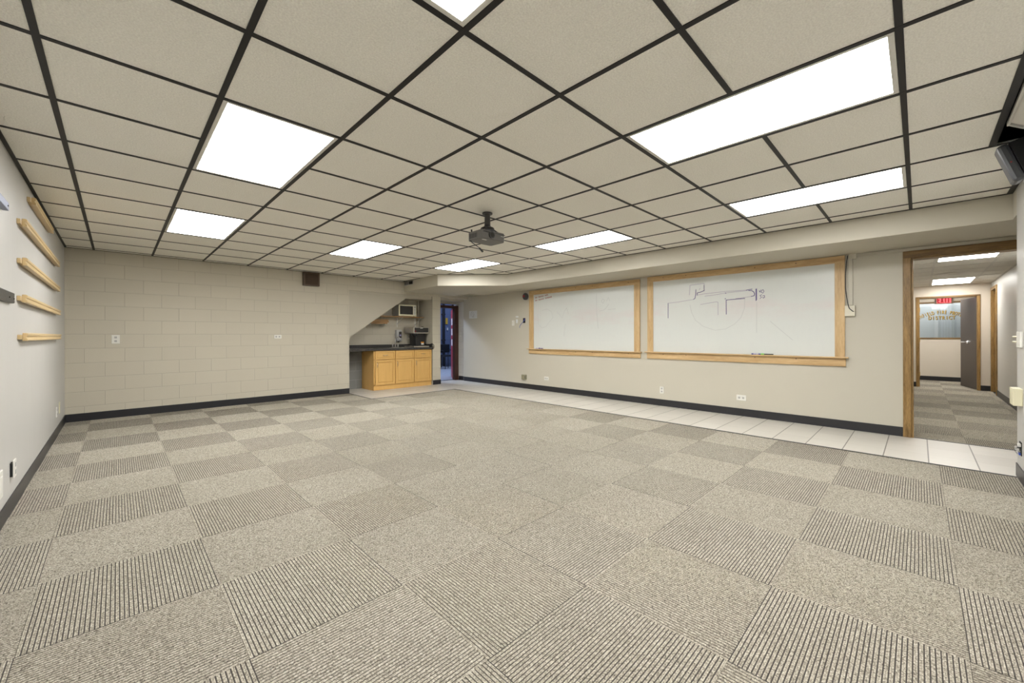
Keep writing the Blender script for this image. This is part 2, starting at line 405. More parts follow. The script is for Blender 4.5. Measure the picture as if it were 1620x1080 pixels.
# recessed doorway to the bay
struct(B().box(5.575, XR + .3, 8.60, 8.75, 2.0, H).build('wall_recess', 'panel_paint'))
struct(B().box(5.575, XR + .3, YB + .17, 8.60, 2.045, 2.10).build('wall_recess', 'panel_paint'))
struct(B().box(XR + .03, XR + .3, 8.30, 8.75, 0, H).build('wall_recess', 'block_white'))
struct(B().box(XR + .0, XR + .03, 8.30, 8.312, 0, 2.10).build('wall_recess', 'wall'))
fr = thing('door_frame', (6.38, 8.6, 0), 'dark brown frame of the doorway beside the sink niche', 'door frame')
B().box(6.325, 6.445, 8.565, 8.65, 0, 1.955).build('jamb', 'walnut', fr, .004)
B().box(5.60, 6.325, 8.565, 8.76, 1.89, 1.955).build('head', 'walnut', fr, .004)
B().box(6.315, 6.325, 8.60, 8.65, 0, 1.89).build('stop', 'walnut', fr, .003)
# whiteboard wall
struct(B().box(XR, XR + .14, .06, 8.30, 0, H).build('wall_right', 'wall'))
struct(B().box(XR, XR + .14, -1.6, .06, 2.045, H).build('wall_right', 'wall'))
# wall at the camera's right hand, ends before the tile strip
struct(B().box(XL, 5.30, YN - .14, YN, 0, Z - .002).build('wall_near', 'wall_left'))
struct(B().box(5.30, 5.505, YN - .14, YN, BS, Z - .002).build('wall_near', 'wall'))
struct(B().box(5.2, XR + .14, -1.75, -1.6, 0, H).build('wall_passage', 'wall'))
struct(B().box(XL - .15, XR, -1.75, YN - .14, Z, H).build('wall_near', 'deck'))
struct(B().box(5.1, 5.2, -1.75, YN - .14, 0, H).build('wall_passage', 'wall'))
# soffit running above the whiteboards
struct(B().prism([(4.60, YB), (4.515, 6.68), (5.50, 5.70), (5.50, YN - 1.0), (XR, YN - 1.0), (XR, YB)], 'z', BS, H).build('wall_soffit', 'soffit', bevel=.004))

# baseboards: thin black cove base
def baseb(name, x0, x1, y0, y1):
    struct(B().box(x0, x1, y0, y1, 0, .108).build(name, 'base', bevel=.003))
baseb('baseboard_left', XL, XL + .008, YN + .008, YB - .008)
baseb('baseboard_back', XL + .008, NX0, YB - .008, YB)
baseb('baseboard_right', XR - .008, XR, .13, 8.30)
baseb('baseboard_near', XL, 5.308, YN, YN + .008)
baseb('baseboard_near', 5.30, 5.308, YN - .14, YN)
baseb('baseboard_pier', NX1 + .005, 5.583, YB - .008, YB)
baseb('baseboard_pier', 5.575, 5.583, YB, 8.56)
baseb('baseboard_recess', XR + .022, XR + .03, 8.30, 8.56)
struct(B().box(6.445, 6.45, 8.59, 8.6, 0, 2.0).build('trim_3', 'panel_paint'))

# ------------------------------------------------------------------ ceiling: 2 ft grid of black tees, acoustic tiles, troffers
T = .6096; GX, GY = .377, .053
xs = [GX + (i - 2) * T for i in range(13)]; ys = [GY + (k - 1) * T for k in range(15)]
lights = [(0, 0, 'the lit panel above the camera, cut off by the top of the photo', ), (3, 0, ''), (6, 0, ''), (0, 4, ''), (6, 4, ''), (0, 8, ''), (3, 8, ''), (6, 8, '')]
lit = {(i, k + d) for (i, k, *_) in lights for d in (0, 1)}
def inside(x, y):          # plan of the ceiling, minus the soffit
    if x < XL or x > 5.5 or y < YN or y > YB: return False
    return True
tl = B()
deck_cut = []
for i in range(-2, 9):
    for k in range(-1, 14):
        x0, x1 = GX + i * T, GX + (i + 1) * T; y0, y1 = GY + k * T, GY + (k + 1) * T
        if k == -1: y0, y1 = YN, GY
        if k == 13: y1 = YB
        x0, x1, y1 = max(x0, XL), min(x1, 5.5), min(y1, YB)
        if x1 <= x0 or y1 <= y0: continue
        if (i, k) in lit: continue
        if k == -1:
            tl.box(x0, x1, -.318 if x0 < 3.98 else y0, y1, Z + .004, Z + .018); continue
        if x0 > 4.5 and y0 > 6.6: tl.box(x0, min(x1, 4.60), y0, y1, Z + .004, Z + .018) if x0 < 4.6 else None; continue
        if y0 > 6.6 and x1 > 4.6: x1 = 4.66
        tl.box(x0, x1, y0, y1, Z + .004, Z + .018)
ceil = struct(tl.build('ceiling', 'ctile'))
g = B(); w = .0125
for i in range(-1, 9):
    x = GX + i * T; yb = YB if x < 4.6 else 6.70 - (x - 4.52)
    g.box(x - w, x + w, YN if x > 4.0 or x < -.1 else -.33, min(yb, YB), Z, Z + .004)
for k in range(0, 14):
    y = GY + k * T; xe = 5.50 if y < 5.7 else (5.50 - (y - 5.70) if y < 6.68 else 4.60)
    segs = [(XL, xe)]
    for (i, kk, *_) in lights:
        if kk + 1 == k:
            a, b = GX + i * T, GX + (i + 2 - 1) * T
            segs = [s for q in segs for s in (((q[0], a), (b, q[1])) if q[0] < a and b < q[1] else (q,))]
    for (a, b) in segs: g.box(a, b, y - w, y + w, Z + .0006, Z + .004)
g.box(XL, 4.012, -.35, -.318, Z - .001, Z + .004)                                    # heavy tee before the screen slot
g.box(XL, XL + .022, YN, YB, Z - .0005, Z + .004); g.box(XL, 4.6, YB - .02, YB, Z - .0005, Z + .004)
g.box(5.48, 5.5, YN, 5.70, Z - .0005, Z + .004); g.box(4.0, 5.5, YN, YN + .035, Z - .001, Z + .004)
g.prism([(4.515, 6.68), (5.50, 5.695), (5.472, 5.695), (4.50, 6.667)], 'z', Z - .0005, Z + .004); g.box(4.55, 4.61, 6.66, YB, Z, Z + .004)
g.build('ceiling_grid', 'tee', ceil)
struct(B().box(XL - .15, XR + .5, YN - 1.2, 9.0, H, H + .1).build('ceiling', 'deck'))

lab = ['bright troffer light nearest the camera, cut off by the top edge of the photo',
       'largest lit troffer in full view, a long white panel above the larger whiteboard end',
       'long narrow looking troffer close to the soffit, nearest the hall doorway',
       'big lit troffer, larger of the two lights near the wood rail wall',
       'lit troffer just behind the projector, toward the smaller whiteboard',
       'smaller of the two lit troffers near the wood rail wall',
       'small bright troffer light between the projector and the brown wall speaker',
       'smallest bright troffer light, in front of the soffit corner over the sink niche']
def troffer(name, x0, y0, wx, wy, z, lens, label, group, down=0):
    t = thing(name, (x0 + wx / 2, y0 + wy / 2, z), label, 'ceiling light', group)
    f = B(); a, b = .0135, .036
    for (p, q, r, s_) in ((x0 + a, x0 + b, y0 + a, y0 + wy - a), (x0 + wx - b, x0 + wx - a, y0 + a, y0 + wy - a), (x0 + b, x0 + wx - b, y0 + a, y0 + b), (x0 + b, x0 + wx - b, y0 + wy - b, y0 + wy - a)):
        f.box(p, q, r, s_, z - down + .002, z + .07)
    f.box(x0 + a, x0 + wx - a, y0 + a, y0 + wy - a, z + .07, z + .08)
    f.build('frame', 'fixture', t, .002)
    B().box(x0 + b + .0005, x0 + wx - b - .0005, y0 + b + .0005, y0 + wy - b - .0005, z + .004, z + .009).build('diffuser', lens, t)
    return t
for (i, k, *_), lb in zip(lights, lab):
    troffer('ceiling_light', GX + i * T, GY + k * T, T, 2 * T, Z, 'lens', lb, 'lit troffers in the main room ceiling')

# ------------------------------------------------------------------ projector hanging from the ceiling
px, py = 2.612, 2.995
pj = thing('projector', (px, py, Z), 'black video projector hanging on a short pole from the ceiling', 'projector')
mt = B(); mt.tube([(px, py, Z), (px, py, Z - .012)], .05, 24); mt.tube([(px, py, Z - .01), (px, py, Z - .12)], .027, 20, [.026, .030]); mt.build('ceiling_mount', 'darkgrey', pj, smooth=False)
mt = B(); mt.tube([(px, py, Z - .118), (px, py, Z - .135), (px, py, Z - .15), (px, py, Z - .175), (px, py, Z - .195), (px, py, Z - .21)], .06, 24, [.028, .035, .066, .074, .072, .05])
for a in range(4):
    an = a * math.pi / 2 + .5; mt.tube([(px + .05 * math.cos(an), py + .05 * math.sin(an), Z - .16), (px + .11 * math.cos(an), py + .11 * math.sin(an), Z - .205)], .006, 8)
mt.build('swivel', 'black', pj)
x0, x1, y0, y1, z0, z1 = 2.435, 2.745, 2.87, 3.095, 2.088, 2.172
b = B(); b.prism([(x0 + .012, y0), (x1 - .03, y0 - .006), (x1, y0 + .03), (x1, y1 - .02), (x1 - .02, y1), (x0 + .02, y1), (x0, y1 - .03), (x0, y0 + .012)], 'z', z0, z1)
b.build('housing', 'proj', pj, .01)
lx, lz = 2.552, 2.130
B().tube([(lx, y0 + .01, lz), (lx, y0 - .014, lz)], .034, 28, [.034, .033]).build('lens_ring', 'black', pj)
B().tube([(lx, y0 - .010, lz), (lx, y0 - .0155, lz)], .024, 24, [.024, .022]).build('lens', M['mwglass'], pj)
B().box(x0 + .015, x1 - .02, y0 - .009, y0 + .002, z0 + .062, z0 + .066).build('seam', 'black', pj)
v = B()
for k in range(9): v.box(x0 - .0015, x0 + .002, y0 + .075 + k * .013, y0 + .081 + k * .013, z0 + .018, z0 + .062)
v.build('vent', 'black', pj)
B().box(x1 - .075, x1 - .035, y0 - .009, y0 - .004, z0 + .045, z0 + .051).build('marking', 'grey', pj)
B().tube([(2.40, 3.02, 2.172), (2.40, 3.02, 2.20)], .009, 10).build('antenna', 'black', pj) if False else None
B().tube([(x0 + .03, 3.06, z1 - .002), (x0 + .028, 3.06, z1 + .03)], .008, 10).build('plug', 'black', pj)
B().tube([(2.44, 3.05, z0 + .004), (2.445, 3.03, z0 - .02), (2.47, 2.99, z0 - .055), (2.49, 2.96, z0 - .085)], .004, 8).build('dangling_cable', 'black', pj)
B().tube([(2.485, 2.967, z0 - .078), (2.505, 2.94, z0 - .115)], .009, 10, [.008, .010]).build('cable_plug', 'black', pj)
B().box(2.48, 2.53, y0 + .04, y0 + .055, z0 - .002, z0 + .002).build('sticker', 'white', pj)

# ------------------------------------------------------------------ whiteboards
def whiteboard(y0, y1, zt, iy0, iy1, izt, zl, mat, label, pegs):
    t = thing('whiteboard', (XR, (y0 + y1) / 2, .77), label, 'whiteboard', None)
    B().box(XR - .010, XR, iy0 - .01, iy1 + .01, zl - .005, izt + .01).build('board', mat, t)
    e = B(); q = .006
    for (a, b_, c, d) in ((iy0, iy0 + q, zl, izt), (iy1 - q, iy1, zl, izt), (iy0, iy1, izt - q, izt)): e.box(XR - .014, XR - .008, a, b_, c, d)
    e.build('edge_trim', 'fixture', t)
    B().box(XR - .022, XR, iy1, y1, zl, izt).build('side_rail', 'maple_z', t, .002)
    B().box(XR - .022, XR, y0, iy0, zl, izt).build('side_rail', 'maple_z', t, .002)
    B().box(XR - .022, XR, y0, y1, izt, zt).build('top_rail', 'maple', t, .002)
    B().box(XR - .065, XR, y0 - .035, y1 + .035, zl - .017, zl).build('ledge', 'maple', t, .004)
    B().box(XR - .026, XR, y0 - .008, y1 + .008, .775, zl - .017).build('apron', 'maple', t, .002)
    for p in pegs:
        B().tube([(XR - .020, p, izt + (zt - izt) * .6), (XR - .0245, p, izt + (zt - izt) * .6)], .006, 10).build('screw_hole', 'hole', t)
        B().tube([(XR - .024, p, zl - .04), (XR - .0285, p, zl - .04)], .006, 10).build('screw_hole', 'hole', t)
    return t
wa = whiteboard(3.367, 5.966, 2.135, 3.474, 5.836, 2.045, .885, 'board_a', 'smaller framed whiteboard farther from the hall, with faint red writing in its top corner', (5.62, 4.72, 4.33, 3.58))
wb = whiteboard(.640, 3.228, 2.148, .738, 3.127, 2.062, .893, 'board_b', 'framed whiteboard nearer the hall doorway, with a purple line drawing', (2.95, 2.58, 1.62, 1.14))
def ink(strokes, mat, parent, r=.004, name='marker_line', one=False):
    b = B()
    for s in strokes:
        for (a, c) in zip(s, s[1:]):
            p, q = Vector((0, a[0], a[1])), Vector((0, c[0], c[1])); d = (q - p)
            if d.length < 1e-5: continue
            d.normalize(); b.obox((XR - .0106, (p.y + q.y) / 2, (p.z + q.z) / 2), (1, 0, 0), (0, d.y, d.z), (0, -d.z, d.y), (.0008, (q - p).length / 2 + r * .6, r))
        if not one: b.build(name, mat, parent); b = B()
    if one: b.build(name, mat, parent)
ink([[(2.873, 1.447), (2.872, 1.69)], [(2.308, 1.845), (2.308, 1.93)], [(2.43, 1.875), (2.434, 1.80), (2.445, 1.74), (2.47, 1.725)], [(2.308, 1.85), (2.36, 1.83), (2.411, 1.822), (2.411, 1.785)],
     [(1.73, 1.808), (1.656, 1.818)], [(1.70, 1.80), (1.66, 1.795), (1.635, 1.775), (1.625, 1.745), (1.632, 1.722), (1.67, 1.715)],
     [(1.995, 1.474), (1.996, 1.685), (1.90, 1.688), (1.75, 1.693)], [(1.608, 1.815), (1.608, 1.65)], [(2.004, 1.708), (2.012, 1.702)], [(2.008, 1.792), (2.000, 1.784)]], 'ink_blue', wb, .0045)
ink([[(1.60, 1.82), (1.60, 1.66)], [(1.568, 1.79), (1.56, 1.765), (1.545, 1.80)], [(1.535, 1.79), (1.545, 1.765), (1.525, 1.75), (1.51, 1.775), (1.522, 1.80), (1.535, 1.79)],
     [(1.535, 1.73), (1.56, 1.72), (1.54, 1.695), (1.56, 1.675)], [(1.525, 1.70), (1.52, 1.68), (1.502, 1.69), (1.505, 1.715), (1.525, 1.715)]], 'ink_blue', wb, .003, 'handwriting', True)
ink([[(2.872, 1.69), (2.70, 1.700), (2.47, 1.725)], [(2.51, 1.95), (2.40, 1.955), (2.308, 1.96)], [(2.308, 1.96), (2.308, 1.86)], [(2.52, 1.95), (2.53, 1.80)], [(2.411, 1.79), (2.30, 1.80), (2.0, 1.812), (1.73, 1.810)],
     [(2.30, 1.765), (2.20, 1.768), (2.0, 1.79), (1.72, 1.802)], [(1.67, 1.715), (1.80, 1.700), (1.87, 1.698)], [(2.109, 1.469), (2.109, 1.66), (2.13, 1.668), (2.36, 1.64)], [(2.38, 1.87), (2.37, 1.89)]], 'ink_faint', wb, .0035)
ink([[(1.75, 1.69), (1.755, 1.55), (1.80, 1.42), (1.88, 1.33), (2.0, 1.26), (2.15, 1.24), (2.32, 1.30), (2.44, 1.40), (2.50, 1.53), (2.52, 1.64)], [(1.60, 1.63), (1.602, 1.2)], [(1.44, 1.36), (1.30, 1.22), (1.18, 1.10)]], 'ink_grey', wb, .0028)
# two short lines of red handwriting, illegible in the photo
def scribble(y, z, n, wd, hh, rise):
    random.seed(int(y * 100 + z * 10)); out = []
    for k in range(n):
        if k in (2, 8): continue
        yy = y - k * wd; zz = z + k * rise; out.append([(yy, zz + hh * random.random()), (yy - wd * .25, zz - hh * .1), (yy - wd * .5, zz + hh), (yy - wd * .78, zz + hh * .2 * random.random())])
    return out
ink(scribble(5.79, 1.965, 12, .030, .028, .0035) + scribble(5.79, 1.905, 15, .031, .028, .0035), 'ink_red', wa, .0028, 'handwriting', True)
ink([[(4.25, 1.95), (4.24, 1.60), (4.21, 1.30)], [(4.18, 1.62), (4.10, 1.63), (4.05, 1.66), (3.98, 1.74)], [(4.14, 1.80), (4.11, 1.84), (4.07, 1.82), (4.10, 1.76), (4.14, 1.80)], [(4.03, 1.80), (3.99, 1.86), (3.96, 1.80)], [(4.0, 1.64), (3.84, 1.645)],
     [(5.72, 1.62), (5.70, 1.40), (5.60, 1.33), (5.50, 1.35), (5.30, 1.54), (5.34, 1.66), (5.45, 1.72), (5.60, 1.70)], [(5.20, 1.66), (5.06, 1.52), (5.0, 1.66), (4.95, 1.72), (4.9, 1.60)], [(4.98, 1.40), (5.02, 1.15)]], 'ink_grey', wa, .003)
# pens and erasers on the ledges
def pen(y0, y1, x, z, mats, label, cat='marker pen', r=.008, group=None):
    t = thing('marker_pen', (x, (y0 + y1) / 2, z), label, cat, group)
    m = y0 + (y1 - y0) * .62
    B().tube([(x, y0, z + r), (x, m, z + r)], r, 10).build('barrel', mats[0], t)
    B().tube([(x, m, z + r), (x, y1, z + r)], r * 1.15, 10, [r * 1.12, r]).build('cap', mats[1], t); return t
pen(1.597, 1.660, XR - .035, .893, ('purple', 'dark_blue'), 'short pale pen with navy cap on the ledge under the purple drawing')
pen(1.546, 1.583, XR - .035, .893, ('dark_blue', 'purple'), 'navy pen stub touching the green end of the long black marker')
er = thing('marker_pen', (XR - .035, 1.45, .893), 'long black marker pen with a bright green end on the ledge', 'marker pen')
B().tube([(XR - .035, 1.395, .901), (XR - .035, 1.505, .901)], .007, 10).build('barrel', 'black', er)
B().tube([(XR - .035, 1.506, .902), (XR - .035, 1.545, .902)], .009, 10).build('cap', 'green', er)
pen(5.70, 5.76, XR - .035, .885, ('purple', 'purple'), 'pale purple pen at the far end of the smaller whiteboard ledge')
pen(5.645, 5.675, XR - .035, .885, ('dark_blue', 'dark_blue'), 'blue pen standing out in the middle of three on the smaller whiteboard ledge', r=.011)
pen(5.555, 5.625, XR - .035, .885, ('dark_blue', 'dark_blue'), 'long blue pen, nearest the hall of three on the smaller whiteboard ledge')

# ------------------------------------------------------------------ fittings on the whiteboard wall
def plate(name, y, z, w, h, label, kind='duplex', mat='white', x=XR, nrm=-1, horiz=False, cat='outlet', group=None):
    t = thing(name, (x, y, z), label, cat, group)
    a, b_ = sorted((x, x + nrm * .008)); B().box(a, b_, y - w / 2, y + w / 2, z - h / 2, z + h / 2).build('plate', mat, t, .003)
    c, d = sorted((x + nrm * .007, x + nrm * .010))
    if kind == 'duplex':
        for s_ in (-1, 1):
            yy, zz = (y + s_ * w * .21, z) if horiz else (y, z + s_ * h * .21)
            B().box(c, d, yy - .014, yy + .014, zz - .014, zz + .014).build('socket', 'grey' if mat == 'white' else mat, t, .003)
    elif kind == 'switch':
        e, f_ = sorted((x + nrm * .007, x + nrm * .02)); B().box(e, f_, y - .006, y + .006, z - .012, z + .012).build('toggle', 'offwhite', t, .002)
    elif kind == 'rocker':
        B().box(c, d, y - w * .25, y + w * .25, z - h * .3, z + h * .3).build('rocker', mat, t, .002)
    return t
plate('outlet', 5.49, .265, .118, .074, 'white sideways outlet low on the wall under the smaller whiteboard', horiz=True)
plate('outlet', 2.985, .262, .070, .115, 'white upright outlet low under the far end of the larger whiteboard')
plate('outlet', 1.80, .262, .125, .078, 'white sideways outlet low under the middle of the larger whiteboard', horiz=True)
plate('outlet', 6.477, 1.452, .075, .118, 'white upright switch plate left of the hole with blue cable', 'switch', cat='switch')
plate('wall_tag', 6.355, 1.590, .075, .03, 'small white paper tag above the little white plate', 'none', 'paper', cat='label')
plate('wall_plate', 6.36, 1.488, .055, .085, 'little pale plate between the switch and the cable hole', 'rocker', 'paper', cat='wall plate')
bx = thing('junction_box', (XR, 6.13, 1.50), 'dark open wall box with a blue cable hanging out', 'wall box')
B().box(XR - .006, XR, 6.095, 6.165, 1.445, 1.555).build('opening', 'hole', bx, .002)
B().tube([(XR - .004, 6.13, 1.51), (XR - .03, 6.14, 1.47), (XR - .035, 6.20, 1.42), (XR - .03, 6.245, 1.37), (XR - .02, 6.255, 1.34)], .005, 8).build('cable', 'blue', bx)
B().tube([(XR - .004, 6.11, 1.54), (XR - .02, 6.12, 1.49)], .007, 8).build('connector', 'dark_blue', bx)
ob = thing('wall_box', (XR, 6.12, .25), 'olive grey metal box low on the wall near the far corner', 'wall box')
B().box(XR - .045, XR, 6.055, 6.185, .20, .305).build('cover', 'olive', ob, .008)
B().box(XR - .05, XR - .045, 6.06, 6.075, .225, .275).build('latch', 'darkgrey', ob, .001)
nt_ = thing('notice', (XR, 7.91, 1.70), 'white paper notice with a round sketch pinned on the wall by the back corner', 'paper')
B().box(XR - .003, XR, 7.76, 8.075, 1.605, 1.795).build('sheet', 'paper', nt_)
b = B()
def ring(b, cy, cz, r, x, wd=.003, n=18, sq=1):
    for k in range(n):
        a, c = 2 * math.pi * k / n, 2 * math.pi * (k + 1) / n
        p, q = Vector((0, cy + r * math.cos(a), cz + r * sq * math.sin(a))), Vector((0, cy + r * math.cos(c), cz + r * sq * math.sin(c))); d = (q - p).normalized()
        b.obox((x, (p.y + q.y) / 2, (p.z + q.z) / 2), (1, 0, 0), d, (0, -d.z, d.y), (.0006, (q - p).length / 2, wd))
ring(b, 7.95, 1.71, .065, XR - .0036); ring(b, 7.97, 1.72, .03, XR - .0036); ring(b, 7.88, 1.67, .035, XR - .0036); ring(b, 7.92, 1.65, .02, XR - .0036, .004)
b.box(XR - .004, XR - .003, 7.80, 7.84, 1.76, 1.764); b.box(XR - .004, XR - .003, 7.79, 7.82, 1.64, 1.644)
b.build('sketch', 'grey', nt_)
stb = thing('alarm_beacon', (XR, 6.08, 2.03), 'round dark grey wall alarm with red centre beside the smaller whiteboard', 'alarm')
B().tube([(XR, 6.08, 2.028), (XR - .03, 6.08, 2.028), (XR - .045, 6.08, 2.028)], .07, 28, [.078, .076, .06]).build('body', 'bezel', stb, smooth=False)
B().tube([(XR - .044, 6.10, 2.032), (XR - .056, 6.10, 2.032)], .024, 18, [.026, .018]).build('lens', 'red', stb)
# surface raceway beside the big whiteboard
rc = thing('cable_raceway', (XR, .585, 1.46), 'cream surface raceway with junction box and black cable by the larger whiteboard', 'raceway')
B().box(XR - .02, XR, .566, .606, 1.53, 2.145).build('channel', 'wall', rc, .002)
B().box(XR - .02, XR, -.9, .606, 2.118, 2.150).build('channel', 'wall', rc, .002)
B().box(XR - .026, XR, .53, .622, 2.095, 2.154).build('elbow', 'wall', rc, .002)
B().box(XR - .04, XR, .542, .640, 1.395, 1.525).build('box', 'offwhite', rc, .004)
B().tube([(XR - .03, .612, 2.14), (XR - .035, .622, 2.05), (XR - .03, .634, 1.9), (XR - .03, .634, 1.75), (XR - .035, .622, 1.64), (XR - .05, .61, 1.55), (XR - .055, .595, 1.49), (XR - .052, .565, 1.455), (XR - .042, .555, 1.45)], .0045, 8).build('cable', 'black', rc)

# ------------------------------------------------------------------ fittings on the block wall
def plate_b(y, x, z, w, h, label, kind='duplex', horiz=False):
    t = thing('outlet', (x, y, z), label, 'outlet')
    B().box(x - w / 2, x + w / 2, y - .008, y, z - h / 2, z + h / 2).build('plate', 'white', t, .003)
    for s_ in (-1, 1):
        xx, zz = (x + s_ * w * .21, z) if horiz else (x, z + s_ * h * .21)
        B().box(xx - .014, xx + .014, y - .010, y - .007, zz - .014, zz + .014).build('socket', 'grey', t, .003)
    return t
plate_b(YB, -.017, 1.128, .085, .125, 'white upright outlet on the block wall near the wood rails')
plate_b(YB, 2.065, 1.158, .12, .065, 'white sideways outlet on the middle of the block wall', horiz=True)
sp = thing('wall_speaker', (2.62, YB, 2.24), 'brown square wall speaker high on the block wall', 'speaker')
B().box(2.478, 2.762, YB - .085, YB, 2.118, Z - .012).build('cabinet', 'brownbox', sp, .003)
B().box(2.505, 2.735, YB - .09, YB - .084, 2.14, Z - .035).build('grille', 'browngrille', sp)
B().tube([(2.62, YB - .089, 2.245), (2.62, YB - .094, 2.245)], .085, 28, [.088, .08]).build('cone_ring', 'browngrille', sp)
# vents in the soffit
vt = thing('air_vent', (4.58, 7.87, 2.32), 'small dark grille high on the soffit side by the block wall', 'vent')
xv = 4.583
B().box(xv - .012, xv + .02, 7.70, 8.06, 2.285, 2.37).build('frame', 'grey', vt)
B().box(xv - .016, xv - .011, 7.715, 7.86, 2.297, 2.36).build('opening', 'hole', vt)
v = B()
for k in range(5): v.box(xv - .018, xv - .012, 7.88, 8.05, 2.297 + k * .014, 2.303 + k * .014)
v.build('louvre', 'darkgrey', vt)
v2 = thing('air_vent', (6.1, 7.75, BS), 'flat grille in the underside of the soffit near the back doorway', 'vent')
B().box(5.95, 6.35, 7.45, 8.0, BS - .012, BS).build('frame', 'soffit', v2, .004)
v = B()
for k in range(7): v.box(5.98, 6.32, 7.50 + k * .07, 7.53 + k * .07, BS - .015, BS - .011)
v.build('louvre', 'olive', v2)

# ------------------------------------------------------------------ pine rails on the left wall
for (z, ya, yb, lb) in ((2.262, 5.02, 6.30, 'short pine rail right under the ceiling on the left wall'), (1.995, 4.56, 6.93, 'second pine rail from the ceiling on the left wall'),
                        (1.714, 4.57, 6.97, 'third pine rail from the ceiling on the left wall'), (1.444, 4.56, 7.02, 'fourth pine rail, second from the bottom, on the left wall'),
                        (1.165, 4.58, 7.07, 'lowest pine rail on the left wall')):
    t = thing('wall_rail', (XL, (ya + yb) / 2, z), lb, 'rail', 'pine rails on the left wall')
    B().box(XL, XL + .018, ya - .06, yb + .03, z - .017, z + .017).build('backing_strip', 'rail', t, .002)
    p = [(XL + .018, z - .027), (XL + .042, z - .027), (XL + .042, z - .012), (XL + .036, z - .008), (XL + .036, z + .004), (XL + .042, z + .008), (XL + .044, z + .024), (XL + .036, z + .030), (XL + .018, z + .030)]
    B().prism(p, 'y', ya, yb).build('moulding', 'rail', t, .002)
# metal brackets at the frame edge
t = thing('wall_bracket', (XL, 3.9, 1.99), 'grey blue metal bracket high on the left wall, cut by the photo edge', 'bracket')
B().box(XL, XL + .028, 3.55, 4.00, 1.955, 2.005).build('channel', 'metal_blue', t, .004); B().tube([(XL + .027, 3.96, 1.98), (XL + .031, 3.96, 1.98)], .005, 10).build('screw', 'black', t)
t = thing('wall_bracket', (XL, 3.9, 1.43), 'dark metal bracket at eye height on the left wall, cut by the photo edge', 'bracket')
B().box(XL, XL + .022, 3.45, 4.24, 1.39, 1.458).build('channel', 'metal_dark', t, .004)
for yy in (4.21, 4.05): B().tube([(XL + .021, yy, 1.42), (XL + .025, yy, 1.42)], .005, 10).build('screw', 'hole', t)
# left wall outlets
plate('wall_plate', 3.90, .27, .11, .165, 'white wall plate low on the left wall, cut by the photo edge', 'rocker', x=XL, nrm=1, cat='wall plate')
t = plate('outlet', 4.27, .285, .075, .118, 'white outlet hanging loose low on the left wall', x=XL + .012, nrm=1)
B().box(XL, XL + .012, 4.235, 4.29, .235, .325).build('open_box', 'hole', t)
plate('outlet', 7.05, .29, .075, .118, 'white outlet low on the left wall near the block wall corner', x=XL, nrm=1)
plate('wall_plate', 7.38, .30, .06, .14, 'narrow cream strip plate in the far left corner low down', 'none', 'cream', x=XL, nrm=1, cat='wall plate')

# ------------------------------------------------------------------ sink niche
cb = thing('base_cabinet', (4.6, 8.13, 0), 'honey birch base cabinet with three doors under the dark worktop', 'cabinet')
c = B(); cx0, cx1, cy0, cy1, cz = 3.885, 5.325, 8.15, 8.72, .85
c.box(cx0, cx0 + .018, cy0, cy1, 0, cz); c.box(cx1 - .018, cx1, cy0, cy1, 0, cz); c.box(cx0 + .018, cx1 - .018, cy0 + .02, cy1, .09, .108); c.box(cx0 + .018, cx1 - .018, cy1 - .01, cy1, 0, cz)
c.box(cx0, cx1, cy0 - .004, cy0 + .015, 0, .10)
c.build('carcass', 'cab', cb, .001)
c = B()
for a in (cx0, 4.360, 4.832, cx1 - .022): c.box(a, a + .024, cy0 - .012, cy0, .10, cz)
c.box(cx0, cx1, cy0 - .012, cy0, .645, .662); c.box(cx0, cx1, cy0 - .012, cy0, .838, cz); c.box(cx0, cx1, cy0 - .012, cy0, .098, .116)
c.build('face_frame', 'cab_x', cb)
def raised(name, x0, x1, z0, z1, parent, mat, arch=True):
    y = cy0 - .012; fw = .045 if z1 - z0 > .3 else .028
    b = B(); b.box(x0, x1, y - .012, y, z0, z1)
    for (a, b_, c_, d) in ((x0, x0 + fw, z0, z1), (x1 - fw, x1, z0, z1), (x0 + fw, x1 - fw, z0, z0 + fw), (x0 + fw, x1 - fw, z1 - fw, z1)): b.box(a, b_, y - .026, y - .012, c_, d)
    o = b.build(name, mat, parent, .002)
    q = B(); q.box(x0 + fw + .018, x1 - fw - .018, y - .022, y - .012, z0 + fw + .016, z1 - fw - .016); q.build('raised_panel', mat, o, .005)
    return o
def handle(p, q, parent):
    p, q = Vector(p), Vector(q); d = (q - p); o = Vector((0, -.026, 0))
    B().tube([p, p + d * .06 + o * .8, p + d * .25 + o, p + d * .5 + o * 1.1, p + d * .75 + o, p + d * .94 + o * .8, q], .0048, 8).build('handle', 'nickel', parent, smooth=True)
yf = cy0 - .038
for (a, b_, hd) in ((3.912, 4.362, 1), (4.384, 4.832, 0), (4.854, 5.306, 1)):
    d = raised('drawer', a, b_, .660, .836, cb, 'cab_x')
    if hd: handle(((a + b_) / 2 - .055, yf + .002, .748), ((a + b_) / 2 + .055, yf + .002, .748), d)
    d = raised('door', a, b_, .112, .646, cb, 'cab')
    handle((a + .032, yf + .002, .60), (a + .032, yf + .002, .49), d)
ct = thing('worktop', (4.35, 8.4, .85), 'dark speckled laminate worktop with upstand in the sink niche', 'worktop')
